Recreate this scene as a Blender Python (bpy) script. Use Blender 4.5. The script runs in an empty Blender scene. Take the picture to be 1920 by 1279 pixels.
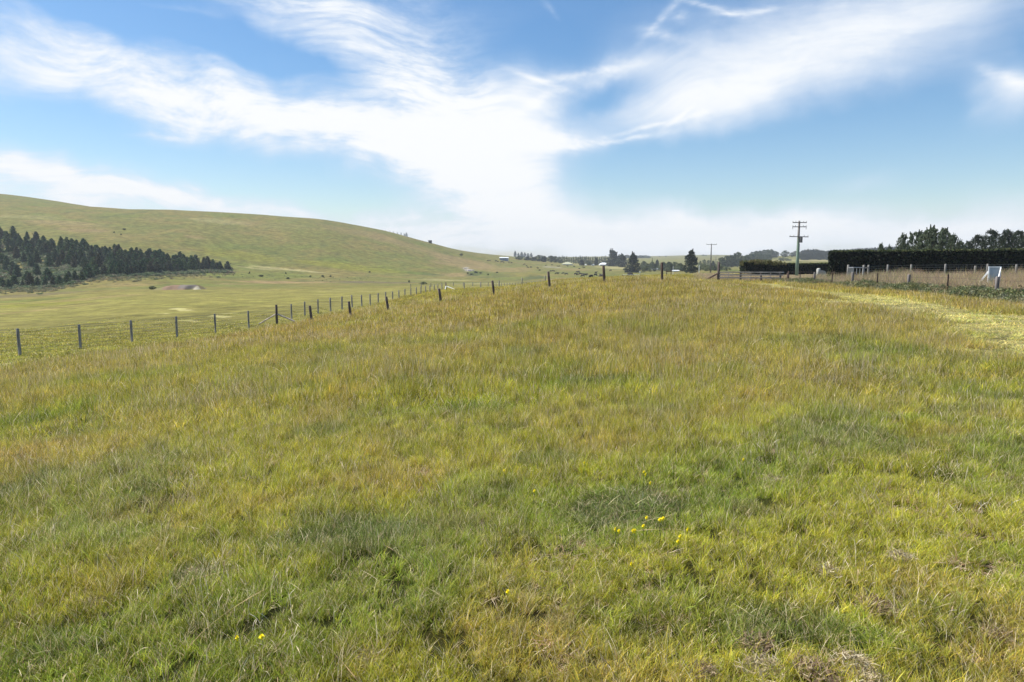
import bpy, math, random
import numpy as np
from mathutils import Vector, Matrix

# ---------------------------------------------------------------- camera, world, sun, exposure
scene = bpy.context.scene
COL = scene.collection
CAMH = 1.8
F = 1280.0                                   # focal length in photo pixels (24 mm on 36 mm, 1920 wide)
PITCH = math.atan((639.5 - 488.0) / F)
cam_d = bpy.data.cameras.new('camera'); cam_d.lens = 24; cam_d.sensor_width = 36
cam_d.clip_start = 0.1; cam_d.clip_end = 20000
cam = bpy.data.objects.new('camera', cam_d); COL.objects.link(cam)
cam.location = (0, 0, CAMH); cam.rotation_euler = (math.pi / 2 - PITCH, 0, 0)
scene.camera = cam
scene.view_settings.view_transform = 'Standard'; scene.view_settings.look = 'None'
scene.view_settings.gamma = 1; scene.view_settings.use_curve_mapping = False
scene.view_settings.exposure = 0.56

SUN_EL, SUN_AZ = math.radians(58), math.radians(-72)     # azimuth from +Y, negative = left
SKY_STRENGTH = 0.098
sd = bpy.data.lights.new('sun', 'SUN'); sd.energy = 5.0; sd.angle = math.radians(0.5); sd.color = (1.0, 0.955, 0.88)
sun = bpy.data.objects.new('sun', sd); COL.objects.link(sun)
sdir = Vector((math.sin(SUN_AZ) * math.cos(SUN_EL), math.cos(SUN_AZ) * math.cos(SUN_EL), math.sin(SUN_EL)))
sun.rotation_euler = sdir.to_track_quat('Z', 'Y').to_euler(); sun.location = (-20, 20, 60)

def ray(px, py):
    """slopes x/y and z/y of the view ray through a photo pixel"""
    u = (px - 960) / F; v = (639.5 - py) / F
    c, s = math.cos(PITCH), math.sin(PITCH)
    d = c + v * s
    return u / d, (v * c - s) / d

def azel(px, py):
    tx, tz = ray(px, py)
    return math.degrees(math.atan(tx)), math.degrees(math.atan(tz / math.sqrt(1 + tx * tx)))

def build_world():
    w = bpy.data.worlds.new('World'); scene.world = w; w.use_nodes = True
    nt = w.node_tree; N = nt.nodes; L = nt.links; N.clear()
    def node(t, **k):
        n = N.new(t)
        for a, b in k.items(): setattr(n, a, b)
        return n
    def link(a, b): L.new(a, b)
    def setin(n, i, v):
        if hasattr(v, 'is_linked') or hasattr(v, 'links'): link(v, n.inputs[i])
        else: n.inputs[i].default_value = v
    def math_(op, a, b=0.0, c=0.0, clamp=False):
        n = node('ShaderNodeMath', operation=op, use_clamp=clamp)
        setin(n, 0, a); setin(n, 1, b)
        if op in ('MULTIPLY_ADD',): setin(n, 2, c)
        return n.outputs[0]
    def vmath(op, a, b=None, scale=None):
        n = node('ShaderNodeVectorMath', operation=op)
        setin(n, 0, a)
        if b is not None: setin(n, 1, b)
        if scale is not None: setin(n, 3, scale)
        return n
    def mapr(x, a, b, c, d, smooth=True):
        n = node('ShaderNodeMapRange'); n.interpolation_type = 'SMOOTHSTEP' if smooth else 'LINEAR'
        setin(n, 0, x)
        for i, v in enumerate((a, b, c, d)): n.inputs[i + 1].default_value = v
        return n.outputs[0]
    tc = node('ShaderNodeTexCoord')
    sep = node('ShaderNodeSeparateXYZ'); link(tc.outputs['Generated'], sep.inputs[0])
    x, y, z = sep.outputs
    az = math_('MULTIPLY', math_('ARCTAN2', x, y), 57.2958)
    el = math_('MULTIPLY', math_('ARCSINE', z), 57.2958)
    cmb = node('ShaderNodeCombineXYZ'); link(az, cmb.inputs[0]); link(el, cmb.inputs[1])
    P0 = cmb.outputs[0]
    def noise(vec, scale, detail=4, rough=.55, dist=0.0):
        n = node('ShaderNodeTexNoise'); n.noise_dimensions = '2D'
        link(vec, n.inputs['Vector']); n.inputs['Scale'].default_value = scale
        n.inputs['Detail'].default_value = detail; n.inputs['Roughness'].default_value = rough
        n.inputs['Distortion'].default_value = dist
        return n
    def warp(vec, scale, amp, detail=2):
        n = noise(vec, scale, detail)
        a = vmath('SUBTRACT', n.outputs['Color'], (.5, .5, .5)).outputs[0]
        a = vmath('MULTIPLY', a, (amp, amp * .8, 0)).outputs[0]
        return vmath('ADD', vec, a).outputs[0]
    PW = warp(warp(P0, .13, 3.6, 2), .5, 1.1, 4)
    PS = warp(P0, .3, .8, 3)
    # (cx, cy, sx, sy, tilt: + rises to the right, amplitude) in photo pixels, turned into sky angles
    soft = [
        # --- left upper veil
        (60, 95, 240, 64, -14, .48), (270, 160, 230, 54, -19, .47), (60, 150, 190, 28, -6, .26), (430, 205, 160, 55, -18, .42),
        # --- top middle band coming down to the right
        (520, 25, 150, 48, -24, .58), (690, 85, 150, 60, -34, .66), (800, 150, 120, 56, -40, .42), (640, 10, 130, 30, -8, .45),
        # --- main bright mass
        (620, 235, 250, 50, -10, .72), (850, 215, 180, 72, -4, .82), (760, 268, 170, 44, -12, .95), (960, 205, 90, 76, 35, .62),
        (380, 245, 110, 26, -4, .5), (1000, 262, 110, 18, -4, .6),
        # --- trunk that falls to the horizon
        (880, 345, 130, 62, -25, .95), (970, 385, 190, 52, -22, 1.0), (1000, 320, 110, 50, -30, .5),
        # --- horizon bank
        (1000, 450, 360, 42, -2, 1.0), (1350, 425, 200, 36, 0, 1.0), (1560, 440, 270, 44, 2, 1.1), (1850, 425, 180, 44, 6, 1.0),
        (760, 430, 130, 24, -4, .7), (1250, 400, 100, 22, -20, .4),
        # --- low left band
        (110, 345, 250, 40, -8, 1.1), (360, 375, 230, 27, -13, 1.0), (40, 318, 120, 18, -6, .5), (560, 405, 130, 12, -10, .35), (60,440,500,44,-8,.5),
        # --- veil at upper right
        (1450, 115, 340, 92, 17, .44), (1700, 45, 340, 78, 20, .46), (1330, 200, 160, 56, 14, .42), (1290, 90, 100, 60, 20, .3), (1550,20,300,60,8,.35),
        (60, 130, 300, 92, -12, .32), (1560, 130, 420, 125, 17, .30), (900, 70, 260, 70, -10, .20), (1250, 210, 200, 60, 10, .25), (450, 180, 200, 60, -15, .25),
        # --- small ones
        (1885, 180, 50, 50, 40, 1.15), (1300, 150, 260, 110, 10, .18), (1600, 343, 70, 16, 12, .42), (1120, 128, 90, 18, 8, .6), (880, 60, 90, 60, 0, .18),
        # --- clear holes
        (150, 25, 120, 26, -22, -.75), (380, 62, 150, 22, -18, -.8), (560, 108, 90, 20, -6, -.65), (1010, 85, 90, 40, 0, -.5),
        (1130, 185, 80, 26, 15, -.7), (110, 232, 170, 26, -4, -.55), (500, 340, 190, 22, -12, -.65), (1290, 55, 60, 24, 30, -.35),
        (1250, 320, 150, 40, -6, -.55), (1600, 235, 260, 40, 16, -.5), (1400, 360, 110, 18, -4, -.5),
    ]
    wisps = [
        (320, 14, 62, 6, -6, .8), (1045, 268, 62, 11, -3, .9), (1180, 262, 75, 5, 9, .9), (1215, 240, 85, 4, 14, .7), (1268, 222, 26, 4, 38, .8),
        (1330, 12, 60, 6, -14, .8), (1405, 21, 50, 5, 4, .8), (1245, 28, 50, 6, 48, .7), (1240, 63, 38, 9, -14, .7), (1275, 30, 16, 10, 0, .6),
        (1095, 138, 100, 7, 9, .6), (1010, 150, 60, 6, -20, .6), (1000, 195, 60, 9, 30, .6), (440, 125, 60, 5, -27, .4), (300, 258, 60, 5, -4, .7),
        (330, 222, 70, 5, -12, .5), (360, 240, 60, 4, -12, .5), (1885, 145, 60, 12, -18, .9), (1035, 20, 24, 5, -50, .5), (30, 283, 60, 6, -5, .5),
        (90, 108, 130, 8, -12, .35), (140, 375, 36, 12, 0, .5),
    ]
    def blobs(vec, items):
        acc = None
        for cx, cy, sx, sy, ang, amp in items:
            a0, e0 = azel(cx, cy)
            t = math.radians(ang)
            a1, e1 = azel(cx + 10 * math.cos(t), cy - 10 * math.sin(t))
            a2, e2 = azel(cx + 10 * math.sin(t), cy + 10 * math.cos(t))
            dx = math.hypot(a1 - a0, e1 - e0) / 10; dy = math.hypot(a2 - a0, e2 - e0) / 10
            m = node('ShaderNodeMapping', vector_type='TEXTURE')
            link(vec, m.inputs[0]); m.inputs[1].default_value = (a0, e0, 0)
            m.inputs[2].default_value = (0, 0, math.atan2(e1 - e0, a1 - a0))
            m.inputs[3].default_value = (sx * dx, sy * dy, 1)
            r2 = vmath('DOT_PRODUCT', m.outputs[0], m.outputs[0]).outputs['Value']
            e = math_('EXPONENT', math_('MULTIPLY', r2, -.8))
            acc = math_('MULTIPLY', e, amp) if acc is None else math_('MULTIPLY_ADD', e, amp, acc)
        return acc
    def streak(vec, rot, sc, stretch, detail=6, rough=.62):
        m = node('ShaderNodeMapping', vector_type='POINT'); link(vec, m.inputs[0])
        m.inputs[2].default_value = (0, 0, math.radians(rot)); m.inputs[3].default_value = (1, stretch, 1)
        return noise(m.outputs[0], sc, detail, rough, .1).outputs[0]
    SW = warp(P0, .08, 6.0, 1)
    left = streak(SW, 14, .16, 5.0)
    right = streak(SW, -16, .16, 4.5)
    side = mapr(az, -6, 8, 0, 1)
    mix = node('ShaderNodeMix', data_type='FLOAT'); link(side, mix.inputs[0]); link(left, mix.inputs[2]); link(right, mix.inputs[3])
    st = mapr(mix.outputs[0], .22, .78, .0, 1.0)
    fine = streak(SW, 6, .6, 3.5, 5, .6)
    tex = math_('MULTIPLY_ADD', fine, .42, math_('MULTIPLY', st, .55))       # about 0..1.3
    calm = math_('MULTIPLY_ADD', side, -.70, 1.0)
    tex = math_('MULTIPLY_ADD', math_('SUBTRACT', tex, .48), calm, .48)
    dens = blobs(PW, soft)
    dens = math_('MULTIPLY', dens, math_('MULTIPLY_ADD', tex, 1.15, .38))
    dens = math_('MULTIPLY_ADD', math_('MULTIPLY_ADD', tex, .08, -.03), 1.0, dens)
    wis = math_('MULTIPLY', blobs(PS, wisps), math_('MULTIPLY_ADD', fine, 1.3, .05))
    dens = math_('MULTIPLY_ADD', wis, .75, dens)
    cov = mapr(dens, -.05, 1.5, 0, 1)
    # horizon whitening by low cloud all round; soft fade of cover high overhead
    sky = node('ShaderNodeTexSky', sky_type='NISHITA'); sky.sun_disc = False
    sky.sun_elevation = SUN_EL; sky.sun_rotation = SUN_AZ
    sky.air_density = 1.0; sky.dust_density = .6; sky.ozone_density = 1.6; sky.altitude = 0
    hsv = node('ShaderNodeHueSaturation'); link(sky.outputs[0], hsv.inputs['Color'])
    hsv.inputs['Saturation'].default_value = 1.30; hsv.inputs['Value'].default_value = 1.0; hsv.inputs['Hue'].default_value = .499
    mixc = node('ShaderNodeMix', data_type='RGBA'); link(cov, mixc.inputs[0]); link(hsv.outputs[0], mixc.inputs[6])
    cr = node('ShaderNodeMix', data_type='RGBA'); link(mapr(dens, .4, 1.75, 0, 1), cr.inputs[0])
    cr.inputs[6].default_value = (5.3, 6.0, 7.0, 1); cr.inputs[7].default_value = (7.0, 7.1, 7.2, 1)
    link(cr.outputs[2], mixc.inputs[7])
    bg = node('ShaderNodeBackground'); link(mixc.outputs[2], bg.inputs[0]); bg.inputs[1].default_value = SKY_STRENGTH
    out = node('ShaderNodeOutputWorld'); link(bg.outputs[0], out.inputs[0])
    w.cycles.sampling_method = 'MANUAL'; w.cycles.sample_map_resolution = 512
build_world()
# ---------------------------------------------------------------- helpers
rng = np.random.default_rng(7)
random.seed(7)

def tag(o, label=None, cat=None, group=None, kind=None):
    if label: o['label'] = label
    if cat: o['category'] = cat
    if group: o['group'] = group
    if kind: o['kind'] = kind
    return o

def empty(name, loc, rz=0):
    o = bpy.data.objects.new(name, None); COL.objects.link(o)
    o.location = loc; o.rotation_euler = (0, 0, rz); o.empty_display_size = .3
    return o

def mesh_np(name, V, faces, mats, attrs=None, mat_idx=None, smooth=False):
    """V (N,3); faces: (M,3)/(M,4) array or a list of such arrays; attrs: {name: (N,4) colours}"""
    me = bpy.data.meshes.new(name)
    if not isinstance(faces, list): faces = [faces]
    faces = [np.asarray(f, dtype=np.int32) for f in faces if len(f)]
    V = np.asarray(V, dtype=np.float32)
    me.vertices.add(len(V)); me.vertices.foreach_set('co', V.ravel())
    loops = np.concatenate([f.ravel() for f in faces])
    tot = np.concatenate([np.full(len(f), f.shape[1], dtype=np.int32) for f in faces])
    start = np.concatenate([[0], np.cumsum(tot)[:-1]]).astype(np.int32)
    me.loops.add(len(loops)); me.loops.foreach_set('vertex_index', loops)
    me.polygons.add(len(tot)); me.polygons.foreach_set('loop_start', start)
    if mat_idx is not None: me.polygons.foreach_set('material_index', np.asarray(mat_idx, dtype=np.int32))
    me.polygons.foreach_set('use_smooth', np.full(len(tot), smooth))
    me.update(calc_edges=True)
    for m in (mats if isinstance(mats, (list, tuple)) else [mats]): me.materials.append(m)
    for k, a in (attrs or {}).items():
        at = me.color_attributes.new(k, 'FLOAT_COLOR', 'POINT')
        at.data.foreach_set('color', np.asarray(a, dtype=np.float32).ravel())
    return me

def obj(name, me, parent=None, loc=None):
    o = bpy.data.objects.new(name, me); COL.objects.link(o)
    if parent is not None: o.parent = parent
    if loc is not None: o.location = loc
    return o

def copy_tree(o, parent=None):
    c = o.copy(); COL.objects.link(c); c.parent = parent
    for ch in list(o.children): copy_tree(ch, c)
    return c

# value noise on world coordinates ------------------------------------------------
_tab = np.random.default_rng(3).random((8, 256, 256)).astype(np.float32)
def vnoise(x, y, scale, seed=0):
    x = np.asarray(x, float) * scale + 31.7 * seed; y = np.asarray(y, float) * scale + 17.3 * seed
    xi = np.floor(x).astype(int); yi = np.floor(y).astype(int)
    fx = x - xi; fy = y - yi; fx = fx * fx * (3 - 2 * fx); fy = fy * fy * (3 - 2 * fy)
    T = _tab[seed % 8]; g = lambda a, b: T[a & 255, b & 255]
    return (g(xi, yi) * (1 - fx) + g(xi + 1, yi) * fx) * (1 - fy) + (g(xi, yi + 1) * (1 - fx) + g(xi + 1, yi + 1) * fx) * fy
def fbm(x, y, scale, seed=0, octs=4, gain=.5):
    s = 0; a = 1; t = 0
    for i in range(octs):
        s = s + a * vnoise(x, y, scale * 2.03 ** i, seed + i); t += a; a *= gain
    return s / t
def sstep(a, b, x):
    t = np.clip((x - a) / (b - a), 0, 1); return t * t * (3 - 2 * t)

# ---------------------------------------------------------------- terrain heights
# for some bearings: (distance ahead in m, photo row at which the ground there is seen)
TAB = {
    0:    [(15, 752), (22, 704), (29.5, 669), (40, 640), (70, 603), (110, 578), (160, 563), (200, 553), (232, 545), (300, 503), (350, 468), (420, 434), (520, 397), (620, 370), (760, 360), (1000, 372), (1600, 400)],
    120:  [(15, 735), (22, 692), (31, 658), (42, 628), (70, 598), (110, 573), (160, 557), (200, 548), (232, 541), (290, 508), (350, 470), (420, 440), (520, 402), (620, 384), (760, 376), (1000, 385), (1600, 410)],
    240:  [(15, 722), (22, 677), (35, 645), (60, 598), (100, 568), (160, 549), (230, 540), (262, 521), (320, 494), (380, 465), (480, 426), (600, 393), (640, 392), (800, 400), (1600, 420)],
    360:  [(15, 710), (22, 668), (39, 632), (60, 598), (100, 567), (160, 548), (250, 536), (300, 519), (345, 505), (400, 478), (480, 432), (600, 394.5), (640, 394), (800, 400), (1600, 430)],
    480:  [(15, 698), (25, 648), (44, 617), (80, 575), (130, 555), (200, 542), (300, 531), (345, 517), (380, 505), (450, 470), (550, 425), (620, 402.5), (680, 401), (800, 408), (1600, 440)],
    600:  [(15, 690), (25, 640), (44, 605), (59, 587), (90, 566), (130, 552), (200, 541), (300, 531), (360, 520), (400, 508), (480, 470), (560, 430), (640, 410), (700, 409), (900, 425), (1600, 450)],
    720:  [(15, 685), (25, 630), (44, 590), (83, 567), (130, 552), (200, 541), (300, 531), (380, 524), (440, 510), (520, 475), (620, 441), (690, 430), (740, 430), (1000, 450), (1600, 465)],
    837:  [(15, 680), (25, 620), (44, 574), (70, 557), (110, 544), (160, 538), (250, 532), (350, 528), (450, 517), (560, 490), (660, 468), (720, 463), (780, 463), (1000, 468), (1600, 476)],
    900:  [(15, 677), (25, 614), (44, 564), (70, 549), (110, 543), (160, 540), (250, 532), (350, 528), (450, 518), (560, 503), (680, 486), (800, 477), (900, 475.5), (1200, 478), (1800, 482)],
    960:  [(15, 674), (25, 608), (44, 555), (65, 545), (90, 540), (150, 541), (210, 534), (300, 529), (400, 522), (550, 507), (700, 493), (850, 482), (950, 480), (1300, 482), (2000, 483)],
    1030: [(15, 668), (25, 598), (44, 543), (62, 533), (80, 529), (150, 530), (250, 526), (350, 520), (450, 514), (600, 504), (750, 495), (830, 493), (1000, 492), (1400, 484), (2000, 482)],
    1133: [(15, 660), (25, 588), (44, 533), (62, 526), (78, 523), (150, 524), (250, 521), (350, 517), (450, 512), (600, 504.5), (800, 498.5), (900, 497), (1200, 491), (1600, 486), (2200, 480.5)],
    1241: [(15, 655), (25, 580), (44, 529), (62, 522), (80, 519), (150, 518.5), (250, 515.5), (350, 512), (500, 508), (700, 503), (1000, 496), (1400, 487), (1900, 482), (2400, 480)],
    1347: [(15, 653), (25, 577), (44, 541), (62, 528.5), (80, 521), (110, 517), (150, 514), (250, 512), (350, 509), (500, 505.5), (700, 502), (1000, 494), (1400, 485), (1700, 480), (2300, 477)],
    1480: [(15, 652), (25, 576), (44, 545), (62, 529), (75, 522), (95, 515), (150, 512), (400, 505), (700, 496), (900, 488), (1050, 479), (1250, 478), (1700, 484), (2400, 484)],
    1700: [(15, 648), (25, 574), (38, 550), (44, 541), (55, 526), (70, 516), (100, 511), (400, 504), (700, 496), (900, 488), (1150, 473), (1300, 470), (1700, 476)],
    1920: [(15, 645), (24, 584), (30, 569), (36, 551), (45, 534), (57, 522), (80, 511), (400, 504), (800, 492), (1000, 486), (1400, 480)],
}
_cols = sorted(TAB); _tx = np.array([ray(c, 540)[0] for c in _cols])
_ly = np.linspace(math.log(1.0), math.log(9000), 700); _Y = np.exp(_ly)
_rows = []
for c in _cols:
    D = [0.0, 3.0, 8.0]; slope = (CAMH + TAB[c][0][0] * ray(c, TAB[c][0][1])[1])
    Z = [0.0, slope * .10, slope * .45]
    for d, py in TAB[c]:
        D.append(d); Z.append(CAMH + d * ray(c, py)[1])
    D += [9000]; Z += [Z[-1] * .5 if TAB[c][-1][1] < 470 else Z[-1]]
    _rows.append(np.interp(_Y, D, Z))
_rows = np.array(_rows)
_txf = np.linspace(_tx[0], _tx[-1], 361)
G = np.array([[0.0]])
G = np.stack([np.interp(_txf, _tx, _rows[:, j]) for j in range(len(_Y))], 1)
def _box(A, k, ax):
    pad = [(0, 0), (0, 0)]; pad[ax] = (k, k)
    B = np.pad(A, pad, mode='edge'); B = np.cumsum(B, axis=ax)
    B = np.insert(B, 0, 0, axis=ax)
    n = A.shape[ax]
    return (np.take(B, np.arange(2 * k + 1, 2 * k + 1 + n), ax) - np.take(B, np.arange(n), ax)) / (2 * k + 1)
for _ in range(2):
    G = _box(G, 2, 1); G = _box(G, 6, 0)

def gz_base(x, y):
    x = np.asarray(x, float); y = np.asarray(y, float)
    r = np.hypot(x, y); az = np.arctan2(x, y)
    lim = math.radians(50)
    caz = np.clip(az, -lim, lim)
    Ye = np.maximum(r * np.cos(caz), 1.0); t = np.tan(caz)
    a = np.clip((t - _txf[0]) / (_txf[-1] - _txf[0]) * (len(_txf) - 1), 0, len(_txf) - 1.001)
    b = np.clip((np.log(Ye) - _ly[0]) / (_ly[-1] - _ly[0]) * (len(_ly) - 1), 0, len(_ly) - 1.001)
    ai = a.astype(int); bi = b.astype(int); fa = a - ai; fb = b - bi
    z = (G[ai, bi] * (1 - fa) + G[ai + 1, bi] * fa) * (1 - fb) + (G[ai, bi + 1] * (1 - fa) + G[ai + 1, bi + 1] * fa) * fb
    z = z * (1 - sstep(math.radians(60), math.radians(130), np.abs(az)))
    return z
def gz(x, y):
    """ground height"""
    z = gz_base(x, y)
    r = np.hypot(x, y)
    bump = (fbm(x, y, .9, 1, 3) - .5) * .10 * sstep(1.5, 4, r) * (1 - sstep(90, 160, r))
    roll = (fbm(x, y, .02, 2, 4) - .5) * 1.6 * sstep(230, 420, r)
    return z + bump + roll
def gzf(x, y): return float(gz(np.array([x]), np.array([y]))[0])

def at(px, Y, py=520):
    """ground point seen in photo column px, Y metres ahead"""
    x = ray(px, py)[0] * Y
    return Vector((x, Y, gzf(x, Y)))
def hit(px, py, y0=2.0, y1=3000):
    """first ground point met by the ray through a photo pixel"""
    tx, tz = ray(px, py)
    Y = np.exp(np.linspace(math.log(y0), math.log(y1), 3000))
    below = (CAMH + Y * tz) <= gz(Y * tx, Y)
    i = int(np.argmax(below)) if below.any() else len(Y) - 1
    return Vector((Y[i] * tx, Y[i], gzf(Y[i] * tx, Y[i])))

# ---------------------------------------------------------------- ground colour by region (true colours of grass, clay, straw)
C_OLIVE = np.array((.300, .252, .060)); C_LIME = np.array((.290, .288, .036)); C_GREEN = np.array((.150, .195, .036))
C_STRAW = np.array((.50, .44, .19)); C_ORANGE = np.array((.40, .285, .125)); C_BROWN = np.array((.20, .16, .10))
C_PALE = np.array((.55, .49, .38)); C_DEEP = np.array((.115, .140, .050)); C_MOWN = np.array((.37, .345, .125))

def lerp(c, k, d): return c * (1 - k[:, None]) + d * k[:, None]
def seg_mask(x, y, pts, w):
    """soft mask round a world polyline; w half widths"""
    m = np.zeros_like(x)
    for (a, wa), (b, wb) in zip(list(zip(pts, w))[:-1], list(zip(pts, w))[1:]):
        ax, ay = a[0], a[1]; dx, dy = b[0] - ax, b[1] - ay
        t = np.clip(((x - ax) * dx + (y - ay) * dy) / (dx * dx + dy * dy + 1e-9), 0, 1)
        d = np.hypot(x - ax - t * dx, y - ay - t * dy); ww = wa + (wb - wa) * t
        m = np.maximum(m, 1 - sstep(.55, 1.25, d / ww))
    return m
# boundary of the long grass on the left (lip above the sunken strip along the wire fence)
LIP = [hit(px, py) for px, py in ((-150, 716), (0, 692), (150, 674), (300, 655), (400, 640), (500, 624), (545, 612))]
def in_short_left(x, y):
    """1 below / beyond the lip on the left, where the grass is short"""
    lx = np.array([p.x for p in LIP]); ly = np.array([p.y for p in LIP])
    yb = np.interp(x, lx, ly, left=ly[0], right=200)
    n = (fbm(x, y, .5, 5, 2) - .5) * 1.6
    return sstep(-.3, .5, y + n - yb) * (x < lx[-1] + 1.5)
MOW = []
def mow(pts, w): MOW.append(([hit(px, py) for px, py in pts], w))
mow([(1425, 533), (1500, 546), (1600, 556), (1700, 572), (1790, 590), (1900, 598), (2050, 606)], [1.6, 1.3, 1.9, 1.9, 1.5, 1.6, 1.8])
mow([(1470, 566), (1560, 568), (1660, 574), (1760, 590), (1860, 612), (1960, 630)], [1.4, 2.0, 1.8, 1.2, 1.3, 1.2])
mow([(1850, 636), (1920, 645), (2050, 655)], [.7, 1.3, 1.7])
mow([(1850, 620), (1930, 626), (2100, 634)], [1.2, 1.9, 2.6]); mow([(1848, 662), (1930, 668), (2100, 676)], [.5, .9, 1.2])
mow([(1842, 668), (1920, 668), (2050, 672)], [.35, .5, .7])
mow([(1850, 655), (1960, 660)], [.25, .4])
mow([(1515, 606), (1562, 604)], [.30, .24])
mow([(1610, 612), (1690, 622), (1760, 627)], [.25, .2, .15])
mow([(1640, 545), (1740, 553), (1830, 563), (1930, 577)], [.35, .3, .35, .4])
mow([(-60, 686), (100, 674), (200, 662), (330, 648), (400, 634), (460, 626)], [.5, .5, .35, .35, .3, .3])
mow([(480, 634), (500, 628)], [.28, .5])
mow([(830, 648), (880, 652)], [.12, .16])
mow([(1255, 590), (1285, 588)], [.2, .2])
mow([(590, 546), (660, 547), (735, 546)], [1.4, .7, .9]); mow([(596, 553), (604, 553)], [.8, .5]); mow([(620, 543), (680, 542)], [1.5, 1.2])
mow([(705, 561), (745, 560)], [.5, .4]); mow([(640, 562), (690, 561)], [.4, .4])
mow([(330, 578), (350, 583)], [.9, .7]); mow([(302, 588), (312, 588)], [.6, .4]); mow([(345, 601), (370, 604)], [.6, .4]); mow([(402, 592), (426, 595)], [.7, .6]); mow([(420, 588), (440, 587)], [.5, .3])
MOWSTRAW = [hit(1900, 680)]
PATCH = []
def patch(px, py, wpx, hpx, colr, s=.8, tilt=0):
    colr = colr * .78
    c = hit(px, py); a = hit(px, py - hpx); b = hit(px, py + hpx)
    rd = max(1.2 if c.y > 60 else .15, min(abs(a.y - b.y) / 2, 60)); rw = wpx / F * c.y
    PATCH.append((c.x, c.y, rw, rd, tilt, colr, s))
# hill: dried out areas, flushes of green, scars
for p in [(120, 418, 90, 6, C_ORANGE, .55), (165, 432, 55, 4, C_ORANGE, .6), (60, 407, 60, 4, C_STRAW, .3), (365, 445, 22, 3, C_ORANGE, .6), (410, 415, 60, 5, C_STRAW, .4),
          (520, 424, 90, 8, C_ORANGE, .25), (690, 440, 90, 8, C_ORANGE, .42), (760, 458, 80, 8, C_ORANGE, .35), (235, 402, 8, 16, C_DEEP, .45), (300, 425, 60, 5, C_GREEN, .4), (500, 470, 60, 9, C_GREEN, .4),
          (640, 500, 90, 6, C_LIME, .7), (560, 478, 90, 10, C_GREEN, .3), (700, 505, 90, 5, C_LIME, .6), (790, 513, 40, 3, C_GREEN, .8), (810, 516, 30, 2, C_DEEP, .5), (455, 480, 80, 10, C_LIME, .5),
          (870, 493, 70, 10, C_ORANGE, .65), (860, 516, 26, 4, C_ORANGE, .6), (940, 505, 60, 8, C_ORANGE, .45), (990, 515, 50, 6, C_OLIVE, .6), (880, 507, 10, 3, C_PALE, .95), (873, 503, 6, 3, C_PALE, .8),
          (888, 514, 18, 5, C_DEEP, .75), (930, 518, 40, 4, C_DEEP, .4), (1005, 520, 22, 4, C_DEEP, .75), (985, 524, 18, 2, C_DEEP, .5), (1070, 511, 60, 4, C_GREEN, .4), (910, 512, 40, 5, C_GREEN, .4),
          (540, 506, 85, 1.8, C_STRAW, .85), (480, 504, 40, 1.5, C_STRAW, .7), (505, 530, 60, 2.2, C_ORANGE, .85), (590, 530, 50, 1.8, C_ORANGE, .6), (440, 533, 40, 1.5, C_ORANGE, .4), (330, 512, 60, 3, C_BROWN, .3),
          (680, 529, 60, 1.6, C_BROWN, .85), (750, 530, 45, 1.3, C_BROWN, .7), (610, 527, 60, 1, C_DEEP, .5), (240, 534, 60, 3, C_ORANGE, .35), (900, 532, 70, 1.2, C_STRAW, .6), (840, 526, 60, 1.3, C_STRAW, .6),
          (1050, 524, 40, 2, C_ORANGE, .6), (1120, 521, 60, 1, C_STRAW, .4), (1035, 501, 20, 2, C_PALE, .4), (1075, 505, 30, 3, C_ORANGE, .45), (1110, 498, 40, 2, C_STRAW, .5), (1160, 503, 40, 3.2, C_STRAW, .75),
          (5, 588, 20, 9, C_ORANGE, .6), (60, 572, 90, 4, C_LIME, .7), (190, 558, 70, 4, C_ORANGE, .4), (120, 575, 60, 4, C_ORANGE, .25), (40, 555, 90, 5, C_BROWN, .5), (60, 563, 80, 4, C_GREEN, .6),
          (1310, 515, 60, 2, C_STRAW, .5), (1400, 508, 30, 5, C_GREEN, .8), (1460, 489, 40, 6, C_STRAW, .55), (1540, 489, 60, 3, C_STRAW, .7), (1240, 489, 60, 3, C_LIME, .6), (1215, 483, 50, 1.5, C_BROWN, .4)]:
    patch(*p)

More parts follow.
